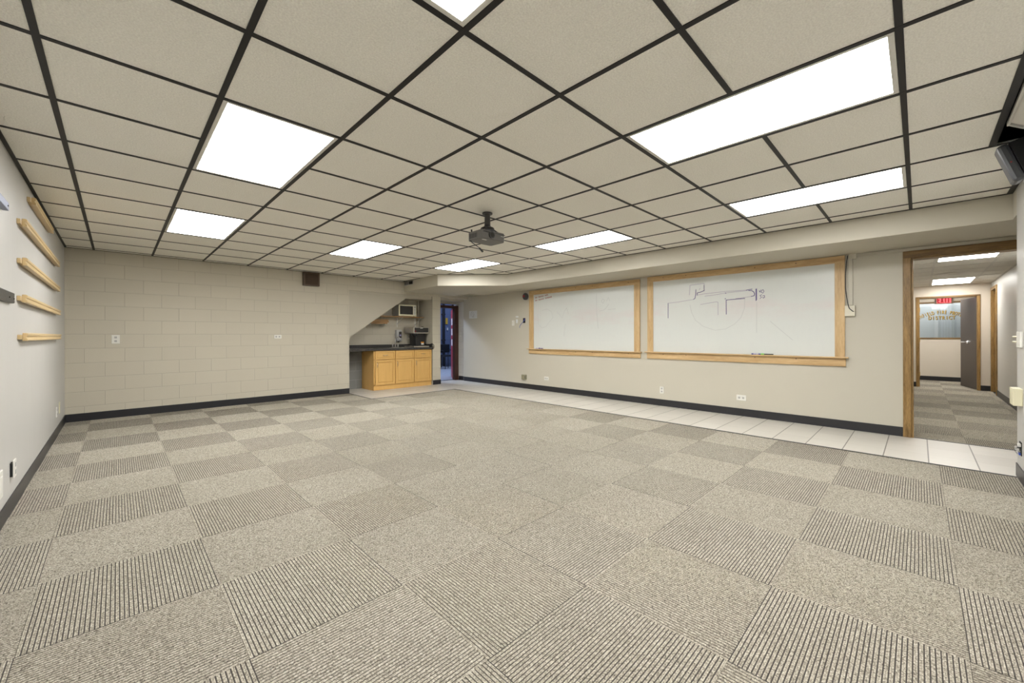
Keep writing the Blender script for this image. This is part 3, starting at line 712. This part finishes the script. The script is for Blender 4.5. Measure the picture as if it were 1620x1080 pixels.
# top with a cut-out for the sink bowl
sx0, sx1, sy0, sy1 = 4.44, 4.80, 8.20, 8.50
w_ = B(); w_.box(NX0 + .002, sx0, 8.095, 8.715, .852, .897); w_.box(sx1, NX1 - .002, 8.095, 8.715, .852, .897); w_.box(sx0, sx1, 8.095, sy0, .852, .897); w_.box(sx0, sx1, sy1, 8.715, .852, .897)
w_.build('top', 'counter', ct)
B().box(NX0 + .002, NX1 - .002, 8.712, ND, .852, .968).build('upstand', 'counter', ct, .003)
B().box(NX1 - .022, NX1 - .001, 8.12, 8.712, .897, .975).build('side_upstand', 'counter', ct, .003)
B().box(NX1 - .006, NX1 + .0, 8.092, 8.11, .845, .93).build('end_cap', 'brownbox', ct, .002)
sk = thing('sink', (4.62, 8.35, .9), 'small steel sink bowl set into the dark worktop', 'sink')
s_ = B(); zt = .899
for (a, b_, c_, d) in ((sx0 - .015, sx0 + .006, sy0 - .015, sy1 + .015), (sx1 - .006, sx1 + .015, sy0 - .015, sy1 + .015), (sx0, sx1, sy0 - .015, sy0 + .006), (sx0, sx1, sy1 - .006, sy1 + .015)): s_.box(a, b_, c_, d, zt - .001, zt + .003)
for (a, b_, c_, d) in ((sx0 + .003, sx0 + .006, sy0 + .003, sy1 - .003), (sx1 - .006, sx1 - .003, sy0 + .003, sy1 - .003), (sx0 + .003, sx1 - .003, sy0 + .003, sy0 + .006), (sx0 + .003, sx1 - .003, sy1 - .006, sy1 - .003)): s_.box(a, b_, c_, d, .76, zt)
s_.box(sx0 + .003, sx1 - .003, sy0 + .003, sy1 - .003, .757, .76); s_.build('bowl', 'steel', sk)
fc = thing('faucet', (4.61, 8.56, .897), 'chrome gooseneck tap with two lever handles', 'faucet')
B().box(4.53, 4.70, 8.535, 8.585, .897, .906).build('base_plate', 'chrome', fc, .004)
B().tube([(4.615, 8.56, .905), (4.615, 8.56, 1.06), (4.618, 8.555, 1.10), (4.63, 8.535, 1.128), (4.648, 8.505, 1.138), (4.665, 8.475, 1.125), (4.674, 8.458, 1.095), (4.676, 8.455, 1.07)], .0125, 12).build('spout', 'chrome', fc, smooth=True)
for xx in (4.548, 4.682):
    B().tube([(xx, 8.56, .905), (xx, 8.56, .945), (xx, 8.56, .965)], .014, 12, [.016, .015, .018]).build('handle', 'chrome', fc, smooth=True)
sd = thing('soap_dispenser', (4.76, ND, 1.17), 'grey soap dispenser mounted on the wall behind the tap', 'soap dispenser')
B().box(4.69, 4.83, ND - .10, ND, 1.04, 1.31).build('body', 'soap', sd, .02)
B().box(4.745, 4.815, ND - .106, ND - .098, 1.12, 1.265).build('window', 'darkgrey', sd, .01)
B().box(4.76, 4.80, ND - .108, ND - .104, 1.16, 1.20).build('label', 'purple', sd, .003)
B().tube([(4.76, ND - .055, 1.045), (4.76, ND - .055, 1.015)], .022, 14, [.03, .015]).build('nozzle', 'darkgrey', sd)
wo = plate_b(ND, 5.02, 1.145, .118, .10, 'square cream outlet box on the niche wall beside the coffee maker')
wo.children[0].data.materials[0] = M['offwhite']
B().tube([(5.05, ND - .01, 1.14), (5.07, ND - .05, 1.13), (5.12, 8.62, 1.12), (5.14, 8.58, 1.10)], .005, 8).build('power_cord', 'black', wo)
# coffee maker
cm = thing('coffee_maker', (5.08, 8.38, .897), 'black and steel commercial coffee maker at the right end of the worktop', 'coffee maker')
x0, x1, yf_, yb_ = 4.885, 5.295, 8.20, 8.62
B().box(x0, x1, yf_, yb_, 1.225, 1.372).build('top_housing', 'steel', cm, .006)
B().box(x0 + .02, x1 - .018, yf_ - .006, yf_ + .002, 1.245, 1.356).build('control_panel', 'black', cm, .002)
B().box(x0 + .035, x0 + .055, yf_ - .009, yf_ - .005, 1.262, 1.285).build('switch', 'red', cm)
B().box(x0 + .17, x0 + .24, yf_ - .009, yf_ - .005, 1.335, 1.356).build('badge', 'grey', cm)
B().box(5.02, x1, 8.34, yb_, .925, 1.225).build('column', 'black', cm, .006)
B().box(x0, x1, yf_ - .02, yb_, .898, .930).build('base', 'steel', cm, .005)
B().tube([(4.975, 8.30, .93), (4.975, 8.30, .936)], .065, 24).build('hot_plate', 'black', cm)
B().tube([(4.965, 8.30, 1.226), (4.965, 8.30, 1.20), (4.965, 8.30, 1.16), (4.965, 8.30, 1.145)], .07, 24, [.078, .078, .055, .04]).build('brew_basket', 'black', cm)
B().box(4.95, 4.98, 8.19, 8.23, 1.185, 1.205).build('basket_handle', 'black', cm, .004)
B().box(5.16, 5.245, 8.335, 8.342, 1.000, 1.022).build('label', 'orange', cm)
B().box(5.17, 5.24, 8.335, 8.342, .955, .995).build('label', 'paper', cm)
B().tube([(5.18, 8.3, 1.37), (5.18, 8.3, 1.388)], .028, 16).build('filler_cap', 'black', cm)
# shelf, brackets, microwave, spare sticks
sh = thing('wall_shelf', (4.75, 8.55, 1.6), 'brown wooden shelf across the sink niche on white brackets', 'shelf')
B().box(4.12, 5.30, 8.42, ND, 1.600, 1.622).build('board', 'shelf', sh, .002)
for xx in (4.75, 5.235):
    k = B(); k.box(xx - .010, xx + .010, ND - .012, ND, 1.37, 1.60); k.tube([(xx, ND - .008, 1.44), (xx, 8.47, 1.592)], .006, 8); k.box(xx - .01, xx + .01, 8.45, ND, 1.590, 1.600); k.build('bracket', 'white', sh)
mw = thing('microwave', (4.85, 8.5, 1.622), 'cream framed microwave oven on the niche shelf', 'microwave')
B().box(4.615, 5.06, 8.40, 8.70, 1.632, 1.885).build('case', 'grey', mw, .005)
B().box(4.608, 5.066, 8.38, 8.402, 1.630, 1.888).build('door', 'cream', mw, .005)
B().box(4.636, 4.972, 8.376, 8.382, 1.665, 1.862).build('window', 'mwglass', mw, .002)
B().box(4.985, 5.050, 8.376, 8.382, 1.655, 1.868).build('keypad', 'white', mw, .002)
B().box(4.995, 5.042, 8.373, 8.377, 1.836, 1.852).build('display', 'black', mw)
kk = B()
for r_ in range(6):
    for q in range(3): kk.box(4.994 + q * .016, 5.006 + q * .016, 8.3745, 8.3765, 1.675 + r_ * .024, 1.689 + r_ * .024)
kk.build('keys', 'grey', mw)
kk = B()
for xx in (4.64, 5.03):
    for yy in (8.43, 8.67): kk.tube([(xx, yy, 1.622), (xx, yy, 1.633)], .012, 10)
kk.build('feet', 'black', mw)
for k, (xa, xb, z, lb) in enumerate(((3.99, 4.38, 1.522, 'longest upper wooden stick on the small bracket'), (3.975, 4.40, 1.489, 'middle wooden stick on the small bracket'), (3.98, 4.37, 1.455, 'lowest wooden stick resting on the small bracket'))):
    tag(B().box(xa, xb, 8.44 + k * .012, 8.50 + k * .012, z - .016, z + .0165).build('wooden_stick', 'shelf', bevel=.003, origin=(4.2, 8.47, z)), lb + ' under the shelf', 'stick', 'wooden sticks under the niche shelf')
tag(B().box(3.955, 3.97, 8.44, ND, 1.419, 1.437).box(3.955, 3.97, ND - .01, ND, 1.34, 1.46).box(4.30, 4.315, 8.44, ND, 1.419, 1.437).build('small_bracket', 'white', origin=(4.0, 8.6, 1.43)), 'small white bracket holding wooden sticks under the niche shelf', 'bracket')
pp = thing('wall_pipe', (5.27, 8.70, .97), 'cream painted vertical pipe in the back corner of the niche', 'pipe')
B().tube([(5.30, 8.70, .97), (5.30, 8.70, 2.03)], .016, 12).build('pipe', 'panel_paint', pp)
B().box(5.28, 5.32, 8.70, 8.73, 1.74, 1.76).build('clamp', 'panel_paint', pp)
cd = thing('power_cord', (5.35, 8.09, .9), 'dark cord looping down over the right end of the worktop', 'cord')
B().tube([(5.30, 8.3, .93), (5.335, 8.14, .985), (5.36, 8.10, .96), (5.368, 8.085, .92), (5.36, 8.085, .865)], .006, 8).build('cord', 'black', cd)
plate('switch', 8.48, 1.20, .08, .12, 'white light switch on the pale block return beside the back doorway', 'switch', x=XR + .03, cat='switch')

# ------------------------------------------------------------------ hanging speaker and projection screen case, top right
tee = struct(B().box(XL, 3.99, YN - .01, YN + .0, Z - .0005, H - .02).build('wall_slot', 'deck'))
ps = thing('projection_screen', (2.6, -.44, Z), 'white projection screen case hanging from the dark ceiling slot', 'projection screen')
a = Vector((0, -.62, -.42)).normalized(); up = Vector((0, -a.z, a.y)) * -1
b = B(); b.obox((2.65, -.375 + a.y * .09, Z + .012 + a.z * .09), (1, 0, 0), a, a.cross(Vector((1, 0, 0))), (1.03, .095, .006)); b.build('lens_panel', 'fixture', ps, .002)
b = B(); b.obox((3.68, -.375 + a.y * .09, Z + .008 + a.z * .09), (1, 0, 0), a, a.cross(Vector((1, 0, 0))), (.010, .10, .014)); b.build('end_cap', 'grey', ps, .003)
b = B(); b.box(1.6, 3.69, -.372, -.360, Z - .004, Z + .02); b.build('hinge_rail', 'fixture', ps, .002)
s2 = thing('speaker', (4.0, YN, 2.23), 'black hanging loudspeaker tilted below the ceiling at the right edge', 'speaker')
p0 = Vector((3.90, -.337, 2.333)); p1 = Vector((3.90, -.410, 2.098)); dn = (p1 - p0); hgt = dn.length; dn.normalize(); nrm = Vector((0, -dn.z, dn.y)); nrm = nrm if nrm.y > 0 else -nrm
mid = (p0 + p1) / 2
B().obox(mid - nrm * .026 + Vector((.06, 0, 0)), (1, 0, 0), dn, nrm, (.06, hgt / 2, .026)).build('front_bezel', 'bezel', s2, .016)
B().obox(mid - nrm * .092 + Vector((.06, 0, 0)), (1, 0, 0), dn, nrm, (.058, hgt / 2 - .004, .040)).build('cabinet', 'grille', s2, .004)
B().obox(p1 + dn * .002 - nrm * .085 + Vector((.06, 0, 0)), (1, 0, 0), dn, nrm, (.055, .008, .045)).build('foot', 'grey', s2, .004)
B().box(3.98, 4.04, YN, -.44, 2.18, 2.24).build('wall_mount', 'black', s2, .003)
B().tube([mid - nrm * .026 + Vector((.002, 0, 0)), mid - nrm * .026 + Vector((-.002, 0, 0))], .004, 10).build('indicator', 'red', s2)

# things on the near wall
t = thing('wall_plate', (5.1, YN, 1.13), 'white wall plate with two prongs on the near wall edge', 'wall plate')
B().box(5.02, 5.19, YN, YN + .016, 1.063, 1.188).build('plate', 'white', t, .004)
for zz in (1.148, 1.107): B().tube([(5.18, YN + .012, zz), (5.235, YN + .028, zz)], .006, 8).build('prong', 'cream', t)
t = thing('control_box', (5.1, YN, .68), 'cream control box sticking out of the near wall', 'control box')
B().box(5.03, 5.20, YN, YN + .05, .605, .74).build('housing', 'cream', t, .004)
B().box(5.20, 5.206, YN + .008, YN + .04, .625, .72).build('faceplate', 'cream', t, .002)
t = thing('junction_box', (5.14, YN, .25), 'open electrical box with loose fittings on the near wall, low down', 'wall box')
B().box(5.085, 5.175, YN, YN + .004, .205, .31).build('opening', 'hole', t)
B().box(5.09, 5.15, YN + .003, YN + .018, .275, .298).build('clamp', 'white', t, .003); B().tube([(5.15, YN + .01, .262), (5.18, YN + .02, .258)], .010, 10).build('connector', 'chrome', t)
B().tube([(5.12, YN + .01, .235), (5.19, YN + .02, .238)], .007, 10).build('connector', 'grey', t); B().box(5.11, 5.16, YN + .003, YN + .012, .207, .222).build('label', 'bluecap', t)

# ------------------------------------------------------------------ hall doorway and hall
YD = .06
od = thing('door_frame', (XR, -.4, 0), 'wide oak casing around the opening to the hall', 'door frame')
B().box(XR - .018, XR, YD, YD + .068, 0, 2.038).build('side_casing', 'oak', od, .003)
B().box(XR - .018, XR, -1.2, YD + .068, 2.038, 2.115).build('head_casing', 'oak_h', od, .003)
B().box(XR - .004, XR + .16, YD - .018, YD, 0, 2.038).build('jamb', 'oak', od, .002)
B().box(XR - .004, XR + .16, -1.2, YD - .018, 2.022, 2.038).build('head_jamb', 'oak_h', od, .002)
HZ, HX, HY = 2.23, 12.8, -1.05
struct(B().box(XR + .14, HX, HY - .12, HY, 0, 2.5).build('wall_hall', 'hallwall')) if False else None
DX0, DX1 = 11.93, 12.72       # door in the hall's right side
struct(B().box(XR + .14, DX0, HY - .12, HY, 0, 2.5).build('wall_hall', 'hallwall'))
struct(B().box(DX0, HX, HY - .12, HY, 2.10, 2.5).build('wall_hall', 'hallwall'))
struct(B().box(DX1 + .04, HX, HY - .12, HY, 0, 2.10).build('wall_hall', 'farwall'))
struct(B().box(XR + .14, HX, .70, .82, 0, 2.5).build('wall_hall', 'farwall'))
struct(B().box(HX, HX + .12, .0, 1.2, 0, 2.5).build('wall_far', 'farwall')); struct(B().box(HX, HX + .12, -1.7, -.866, 0, 2.5).build('wall_far', 'farwall'))
struct(B().box(HX, HX + .12, -.866, .0, 1.978, 2.5).build('wall_far', 'farwall'))
# side door of the hall: oak casing, jamb and closed leaf set back
sd_ = thing('door_frame', (12.3, HY, 0), 'oak door casing in the right side wall at the far end of the hall', 'door frame')
B().box(DX0 - .0, DX0 + .05, HY - .02, HY + .018, 0, 2.12).build('side_casing', 'oak', sd_, .003)
B().box(DX1 - .01, DX1 + .055, HY - .02, HY + .018, 0, 2.12).build('side_casing', 'oak', sd_, .003)
B().box(DX0 + .05, DX1 - .01, HY - .02, HY + .018, 2.06, 2.12).build('head_casing', 'oak_h', sd_, .003)
B().box(DX1 - .03, DX1 - .008, HY - .12, HY - .02, 0, 2.06).build('jamb', 'oak', sd_, .002)
dr = struct(B().box(DX0, DX1, HY - .16, HY - .12, 0, 2.06).build('door_2', 'oak'))
B().tube([(12.05, HY - .12, 1.35), (12.05, HY - .07, 1.35)], .015, 10).build('door_handle', 'chrome', dr)
# far door opening and open brown door
fd = thing('door_frame', (HX, -.43, 0), 'oak frame around the open brown door at the end of the hall', 'door frame')
B().box(HX - .015, HX, .0, .045, 0, 1.978).build('side_casing', 'oak', fd, .002); B().box(HX - .015, HX, -.90, -.862, 0, 1.978).build('side_casing', 'oak', fd, .002)
B().box(HX - .015, HX, -.90, .045, 1.974, 2.006).build('head_casing', 'oak_h', fd, .002)
B().box(HX, HX + .13, -.014, .0, 0, 1.974).build('jamb', 'oak', fd, .001); B().box(HX, HX + .13, -.866, -.852, 0, 1.974).build('jamb', 'oak', fd, .001); B().box(HX, HX + .13, -.852, -.014, 1.960, 1.974).build('head_jamb', 'oak_h', fd, .001)
hg = B()
for zz in (.28, 1.05, 1.72): hg.box(HX + .03, HX + .06, -.020, -.014, zz - .05, zz + .05)
hg.build('strike_plate', 'gold', fd)
p0 = Vector((HX + .10, -.848, 0)); p1 = Vector((13.70, -.668, 0)); d = (p1 - p0); ln = d.length; d.normalize(); nn = Vector((-d.y, d.x, 0))
dl = struct(B().obox((p0 + p1) / 2 + Vector((0, 0, .985)) - nn * .022, d, nn, (0, 0, 1), (ln / 2, .022, .973)).build('door_1', 'door_leaf'))
q = p0 + d * (ln * .48) + Vector((0, 0, 1.0))
hd_ = B(); hd_.tube([q, q + nn * .02], .038, 20); hd_.tube([q + nn * .02, q + nn * .06], .014, 12); hd_.tube([q + nn * .055 - d * .02, q + nn * .06 + d * .06, q + nn * .055 + d * .17], .014, 12)
hd_.build('door_handle', 'chrome', dl)
# far room wall with the lettered window
WX = 14.8; wz0, wz1, wy0, wy1 = 1.085, 1.955, -1.15, .75
b = B(); b.box(WX, WX + .1, -1.6, 1.2, 0, wz0); b.box(WX, WX + .1, -1.6, 1.2, wz1, 2.5); b.box(WX, WX + .1, -1.6, wy0, wz0, wz1); b.box(WX, WX + .1, wy1, 1.2, wz0, wz1)
struct(b.build('wall_far', 'farwall'))
wn_ = struct(B().box(WX + .03, WX + .036, wy0, wy1, wz0, wz1).build('window_1', 'glass'))
f = B(); f.box(WX - .012, WX + .05, wy0 - .02, wy1 + .02, wz0 - .03, wz0 + .004); f.box(WX - .012, WX + .05, wy0 - .02, wy1 + .02, wz1, wz1 + .045); f.box(WX - .012, WX + .05, wy0 - .03, wy0, wz0, wz1); f.box(WX - .012, WX + .05, wy1, wy1 + .03, wz0, wz1)
f.build('window_frame', 'oak_h', wn_)
M['office'] = paint('office_paint', (.50, .52, .53), .6)
struct(B().box(WX + .55, WX + .6, -1.6, 1.2, 0, 2.5).build('wall_office', 'office'))
M['blind'] = plain('vertical_blind', (.58, .60, .62), .6)
b = B()
for k in range(4): b.box(WX + .47, WX + .475, -.47 + k * .05 - .12, -.43 + k * .05 - .12, .001, 2.299)
bl = tag(b.build('vertical_blind', 'blind'), 'pale vertical blind slats behind the lettered window', 'blind')
struct(B().box(WX, WX + .6, -1.6, 1.2, 2.3, 2.4).build('ceiling', 'ctile_hall')); struct(B().box(WX + .1, WX + .55, -1.6, 1.2, -.05, 0).build('floor', 'office'))
area('office_fill', (WX + .32, -.3, 2.25), (0, 0, 0), .3, 1.6, 12, (.93, .97, 1))  # unseen fill lamp, added to light the wall behind the glass
# gold lettering applied to the window
def letters():
    t = thing('window_lettering', (WX - .0, -.40, 1.6), 'gold shaded fire protection district lettering on the far window', 'lettering')
    def glyph(ch, cy, cz, hgt, wfac, ang, mat, dx, off, name):
        cu = bpy.data.curves.new('t', 'FONT'); cu.body = ch; cu.size = 1; cu.extrude = .03; cu.offset = .028; cu.align_x = 'CENTER'; cu.align_y = 'CENTER'
        tmp = bpy.data.objects.new('t', cu); C.objects.link(tmp); bpy.context.view_layer.update()
        me = bpy.data.meshes.new_from_object(tmp.evaluated_get(bpy.context.evaluated_depsgraph_get())); bpy.data.objects.remove(tmp); bpy.data.curves.remove(cu)
        ca, sa = math.cos(ang), math.sin(ang); out = []
        for v in me.vertices:
            lx_, lz_ = v.co.x * hgt * wfac / .7, v.co.y * hgt / .7
            rx, rz = lx_ * ca - lz_ * sa, lx_ * sa + lz_ * ca
            out.append((WX + .024 + dx - v.co.z * .05, cy - (rx + off), cz + rz - off))
        fs = [tuple(p.vertices) for p in me.polygons]; bpy.data.meshes.remove(me); return out, fs
    acc = {'gold': ([], []), 'letterback': ([], [])}
    def put(ch, cy, cz, hgt, wf, ang):
        for mat, dx, off in (('gold', 0, 0), ('letterback', .004, .008)):
            v, f_ = glyph(ch, cy, cz, hgt, wf, ang, mat, dx, off, ''); V, F_ = acc[mat]; n = len(V); V += v; F_ += [tuple(i + n for i in q) for q in f_]
    R_, cy, cz = .74, -.405, 1.725 - .74
    top = 'PLAINFIELD FIRE PROTECTION'; adv = .0445
    for i, ch in enumerate(top):
        if ch == ' ': continue
        s_ = (i - 12.5) * adv; a_ = s_ / R_
        put(ch, cy - R_ * math.sin(a_), cz + R_ * math.cos(a_), .082, .52, -a_)
    for i, ch in enumerate('DISTRICT'):
        put(ch, -.405 - (i - 3.5) * .059, 1.585, .085, .66, 0)
    for mat, (V, F_) in acc.items():
        base = Vector(t.location); me = bpy.data.meshes.new('letters'); me.from_pydata([tuple(Vector(v) - base) for v in V], [], F_); me.materials.append(M[mat])
        o = bpy.data.objects.new('letters' if mat == 'gold' else 'letter_shading', me); C.objects.link(o); o.parent = t
letters()
# exit sign hanging in the far room
ex = thing('exit_sign', (13.4, -.4, 2.06), 'lit red EXIT sign hanging beyond the far hall doorway', 'exit sign')
B().box(13.4, 13.45, -.548, -.252, 1.865, 2.055).build('housing', 'fixture', ex, .004)
B().box(13.395, 13.4, -.512, -.292, 1.885, 2.035).build('face', 'exit_red', ex)
e = B(); zl, zh = 1.893, 2.012; xw = 13.393
def bar(y0, y1, z0, z1): e.box(xw, xw + .003, min(y0, y1), max(y0, y1), z0, z1)
t_ = .013
def lf(i): return -.302 - i * .052
y = lf(0); bar(y, y - t_, zl, zh); [bar(y, y - .040, a_, a_ + t_) for a_ in (zl, (zl + zh) / 2 - t_ / 2, zh - t_)]
y = lf(1)
for s_ in (1, -1):
    dd = Vector((0, -.034, s_ * (zh - zl))).normalized(); e.obox((xw + .0015, y - .020, (zl + zh) / 2), (1, 0, 0), dd, (0, -dd.z, dd.y), (.0015, .060, t_ / 2))
y = lf(2); bar(y - .014, y - .014 - t_, zl, zh)
y = lf(3) + .006; bar(y, y - .044, zh - t_, zh); bar(y - .0155, y - .0155 - t_, zl, zh)
e.build('letters', 'exit_dark', ex)
B().tube([(13.398, -.278, 1.95), (13.392, -.278, 1.95)], .010, 3).build('arrow', 'exit_dark', ex)
B().tube([(13.425, -.40, 2.05), (13.425, -.40, HZ + .01)], .012, 10).build('stem', 'fixture', ex)
# hall ceiling
b = B(); gx0, gy0 = 7.36, -.79
hl = {(0, 0), (1, 0), (6, 0), (7, 0)}     # cells with lights (x index of .61, middle row)
hall_lights = [(7.40, -.775, 1.22), (11.33, -.775, 1.22)]
hx = [XR + .14, 7.40, 8.62, 11.33, 12.55, 14.8]
for a_, b_ in ((XR + .14, 7.40), (8.62, 11.33), (12.55, HX)): b.box(a_, b_, -.775, -.165, HZ + .003, HZ + .02)
b.box(XR + .14, HX, HY, -.775, HZ + .003, HZ + .02); b.box(XR + .14, HX, -.165, .70, HZ + .003, HZ + .02)
b.box(HX + .12, 13.55, -1.6, 1.2, HZ + .003, HZ + .02); b.box(14.16, WX, -1.6, 1.2, HZ + .003, HZ + .02); b.box(13.55, 14.16, -1.6, -.8, HZ + .003, HZ + .02); b.box(13.55, 14.16, .42, 1.2, HZ + .003, HZ + .02)
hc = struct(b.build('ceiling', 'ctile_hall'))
g = B()
for yy in (-.775, -.165): g.box(XR + .14, HX, yy - .012, yy + .012, HZ, HZ + .004)
for k in range(11):
    xx = 6.79 + k * .61
    if 7.41 < xx < 8.6 or 11.34 < xx < 12.5: g.box(xx - .010, xx + .010, HY, -.775, HZ, HZ + .003); g.box(xx - .010, xx + .010, -.165, .70, HZ, HZ + .003)
    else: g.box(xx - .010, xx + .010, HY, .70, HZ, HZ + .003)
g.box(XR + .14, HX, HY, HY + .02, HZ - .001, HZ + .004)
g.build('ceiling_grid', 'tee_white', hc)
struct(B().box(XR + .14, 15.0, -1.8, 1.3, 2.5, 2.55).build('ceiling', 'deck'))
troffer('ceiling_light', 7.40, -.775, 1.22, .61, HZ, 'lens_hall', 'lit hall troffer nearer the doorway opening', 'lit troffers in the hall ceiling')
troffer('ceiling_light', 11.33, -.775, 1.22, .61, HZ, 'lens_hall', 'lit hall troffer farther down, before the EXIT sign', 'lit troffers in the hall ceiling')
troffer('ceiling_light', 13.55, -.80, .61, 1.22, HZ, 'lens_hall', 'unseen troffer added to light the room beyond the hall', 'lit troffers in the hall ceiling')  # out of view, added so the far room walls are lit
hv = thing('ceiling_diffuser', (10.38, -.43, HZ), 'round white air diffuser in the hall ceiling between the two lights', 'vent')
B().tube([(10.38, -.43, HZ + .002), (10.38, -.43, HZ - .012), (10.38, -.43, HZ - .022)], .2, 32, [.23, .20, .12]).build('disc', 'fixture', hv)
B().tube([(10.38, -.43, HZ - .022), (10.38, -.43, HZ - .030)], .05, 24, [.09, .06]).build('centre_cone', 'fixture', hv)
baseb('baseboard_hall', XR + .14, DX0, HY, HY + .008); baseb('baseboard_hall', HX - .008, HX, .045, .7); baseb('baseboard_hall', HX - .008, HX, HY, -.90); baseb('baseboard_hall', WX - .008, WX, -1.6, 1.2)
struct(B().box(HX, 15, -1.72, -1.6, 0, 2.5).build('wall_far', 'farwall')); struct(B().box(HX, 15, 1.2, 1.32, 0, 2.5).build('wall_far', 'farwall'))

# ------------------------------------------------------------------ vehicle bay seen through the back doorway
struct(B().box(3.6, 12.5, 8.76, 13.1, -.12, -.001).build('floor', 'concrete'))
struct(B().box(3.6, 12.5, 13.0, 13.15, 0, 4.2).build('wall_bay', 'block_bay')); struct(B().box(12.4, 12.5, 8.75, 13.0, 0, 4.2).build('wall_bay', 'block_bay'))
struct(B().box(3.5, 3.6, 8.85, 13.0, 0, 4.2).build('wall_bay', 'block_bay')); struct(B().box(XR + .3, 12.5, 8.62, 8.75, 0, 4.2).build('wall_bay', 'block_bay'))
struct(B().box(3.5, 12.5, 8.75, 13.15, 4.2, 4.3).build('ceiling', 'deck'))
struct(B().box(3.6, XR + .3, 8.85, 8.90, 2.1, 4.2).build('wall_bay', 'block_bay'))
struct(B().box(XL, 5.60, 8.86, 8.9, 0, 2.4).build('wall_bay', 'block_bay'))
p0 = Vector((6.44, 8.79, 0)); p1 = Vector((6.94, 9.55, 0)); d = (p1 - p0); ln = d.length; d.normalize(); nn = Vector((-d.y, d.x, 0))
dl = struct(B().obox((p0 + p1) / 2 + Vector((0, 0, .945)) - nn * .0, d, nn, (0, 0, 1), (ln / 2, .022, .94)).build('door_3', 'red'))
for zz in (.98, 1.27, 1.55): B().obox(p0 + d * .30 + Vector((0, 0, zz)) + nn * .023, d, nn, (0, 0, 1), (.25, .002, .09)).build('glass_lite', 'paper', dl)
for i, (xx, r, lb) in enumerate(((9.02, .05, 'dark pipe beside the yellow sign in the bay'), (9.45, .035, 'thin dark pipe right of the yellow sign in the bay'))):
    t = thing('wall_pipe', (xx, 12.93, 0), lb, 'pipe'); B().tube([(xx, 12.93, 0), (xx, 12.93, 4.1)], r, 12).build('pipe', 'black', t)
    for zz in (1.0, 2.0): B().box(xx - r - .02, xx + r + .02, 12.9, 13.0, zz - .02, zz + .02).build('clamp', 'metal_dark', t)
tag(B().box(9.14, 9.24, 12.97, 13.0, 1.62, 1.86).build('safety_sign', 'yellow', origin=(9.19, 13, 1.74)), 'small yellow sign on the blue wall of the bay', 'sign')
tag(B().box(9.20, 9.25, 12.96, 13.0, 1.38, 1.48).build('wall_switch', 'white', origin=(9.2, 13, 1.4)), 'small white switch below the yellow sign in the bay', 'switch')
tb = thing('bench', (8.5, 12.1, 0), 'low dark bench standing in the bay', 'bench')
ch = thing('office_chair', (8.38, 11.8, 0), 'black chair in the bay seen through the back doorway', 'chair')
B().box(8.13, 8.56, 11.58, 12.0, .43, .49).build('seat', 'black', ch, .02)
B().box(8.10, 8.60, 11.95, 12.0, .56, .86).build('backrest', 'black', ch, .02)
for (xx, yy) in ((8.15, 11.6), (8.54, 11.6), (8.15, 11.97), (8.54, 11.97)): B().tube([(xx, yy, 0), (xx, yy, .57 if yy > 11.9 else .44)], .012, 8).build('leg', 'black', ch)
B().tube([(8.10, 11.62, .50), (8.10, 11.62, .64), (8.10, 11.97, .66)], .014, 8).build('armrest', 'black', ch); B().tube([(8.58, 11.62, .50), (8.58, 11.62, .64), (8.58, 11.97, .66)], .014, 8).build('armrest', 'black', ch)
B().box(8.45, 9.7, 12.35, 12.75, .40, .44).build('board', 'metal_dark', tb, .004)
for xx in (8.52, 9.63):
    for yy in (12.39, 12.71): B().box(xx - .02, xx + .02, yy - .02, yy + .02, 0, .40).build('leg', 'metal_dark', tb)
jg = thing('jug', (8.92, 12.15, 0), 'white jug with blue cap on the bay floor by the chair', 'jug')
B().tube([(8.92, 12.15, 0), (8.92, 12.15, .17), (8.92, 12.15, .21), (8.92, 12.15, .235)], .085, 18, [.085, .085, .055, .028]).build('body', 'paper', jg)
B().tube([(8.92, 12.15, .235), (8.92, 12.15, .275)], .034, 14).build('cap', 'bluecap', jg); B().tube([(8.92, 12.15, .03), (8.92, 12.15, .11)], .0862, 18).build('label', 'bluecap', jg)
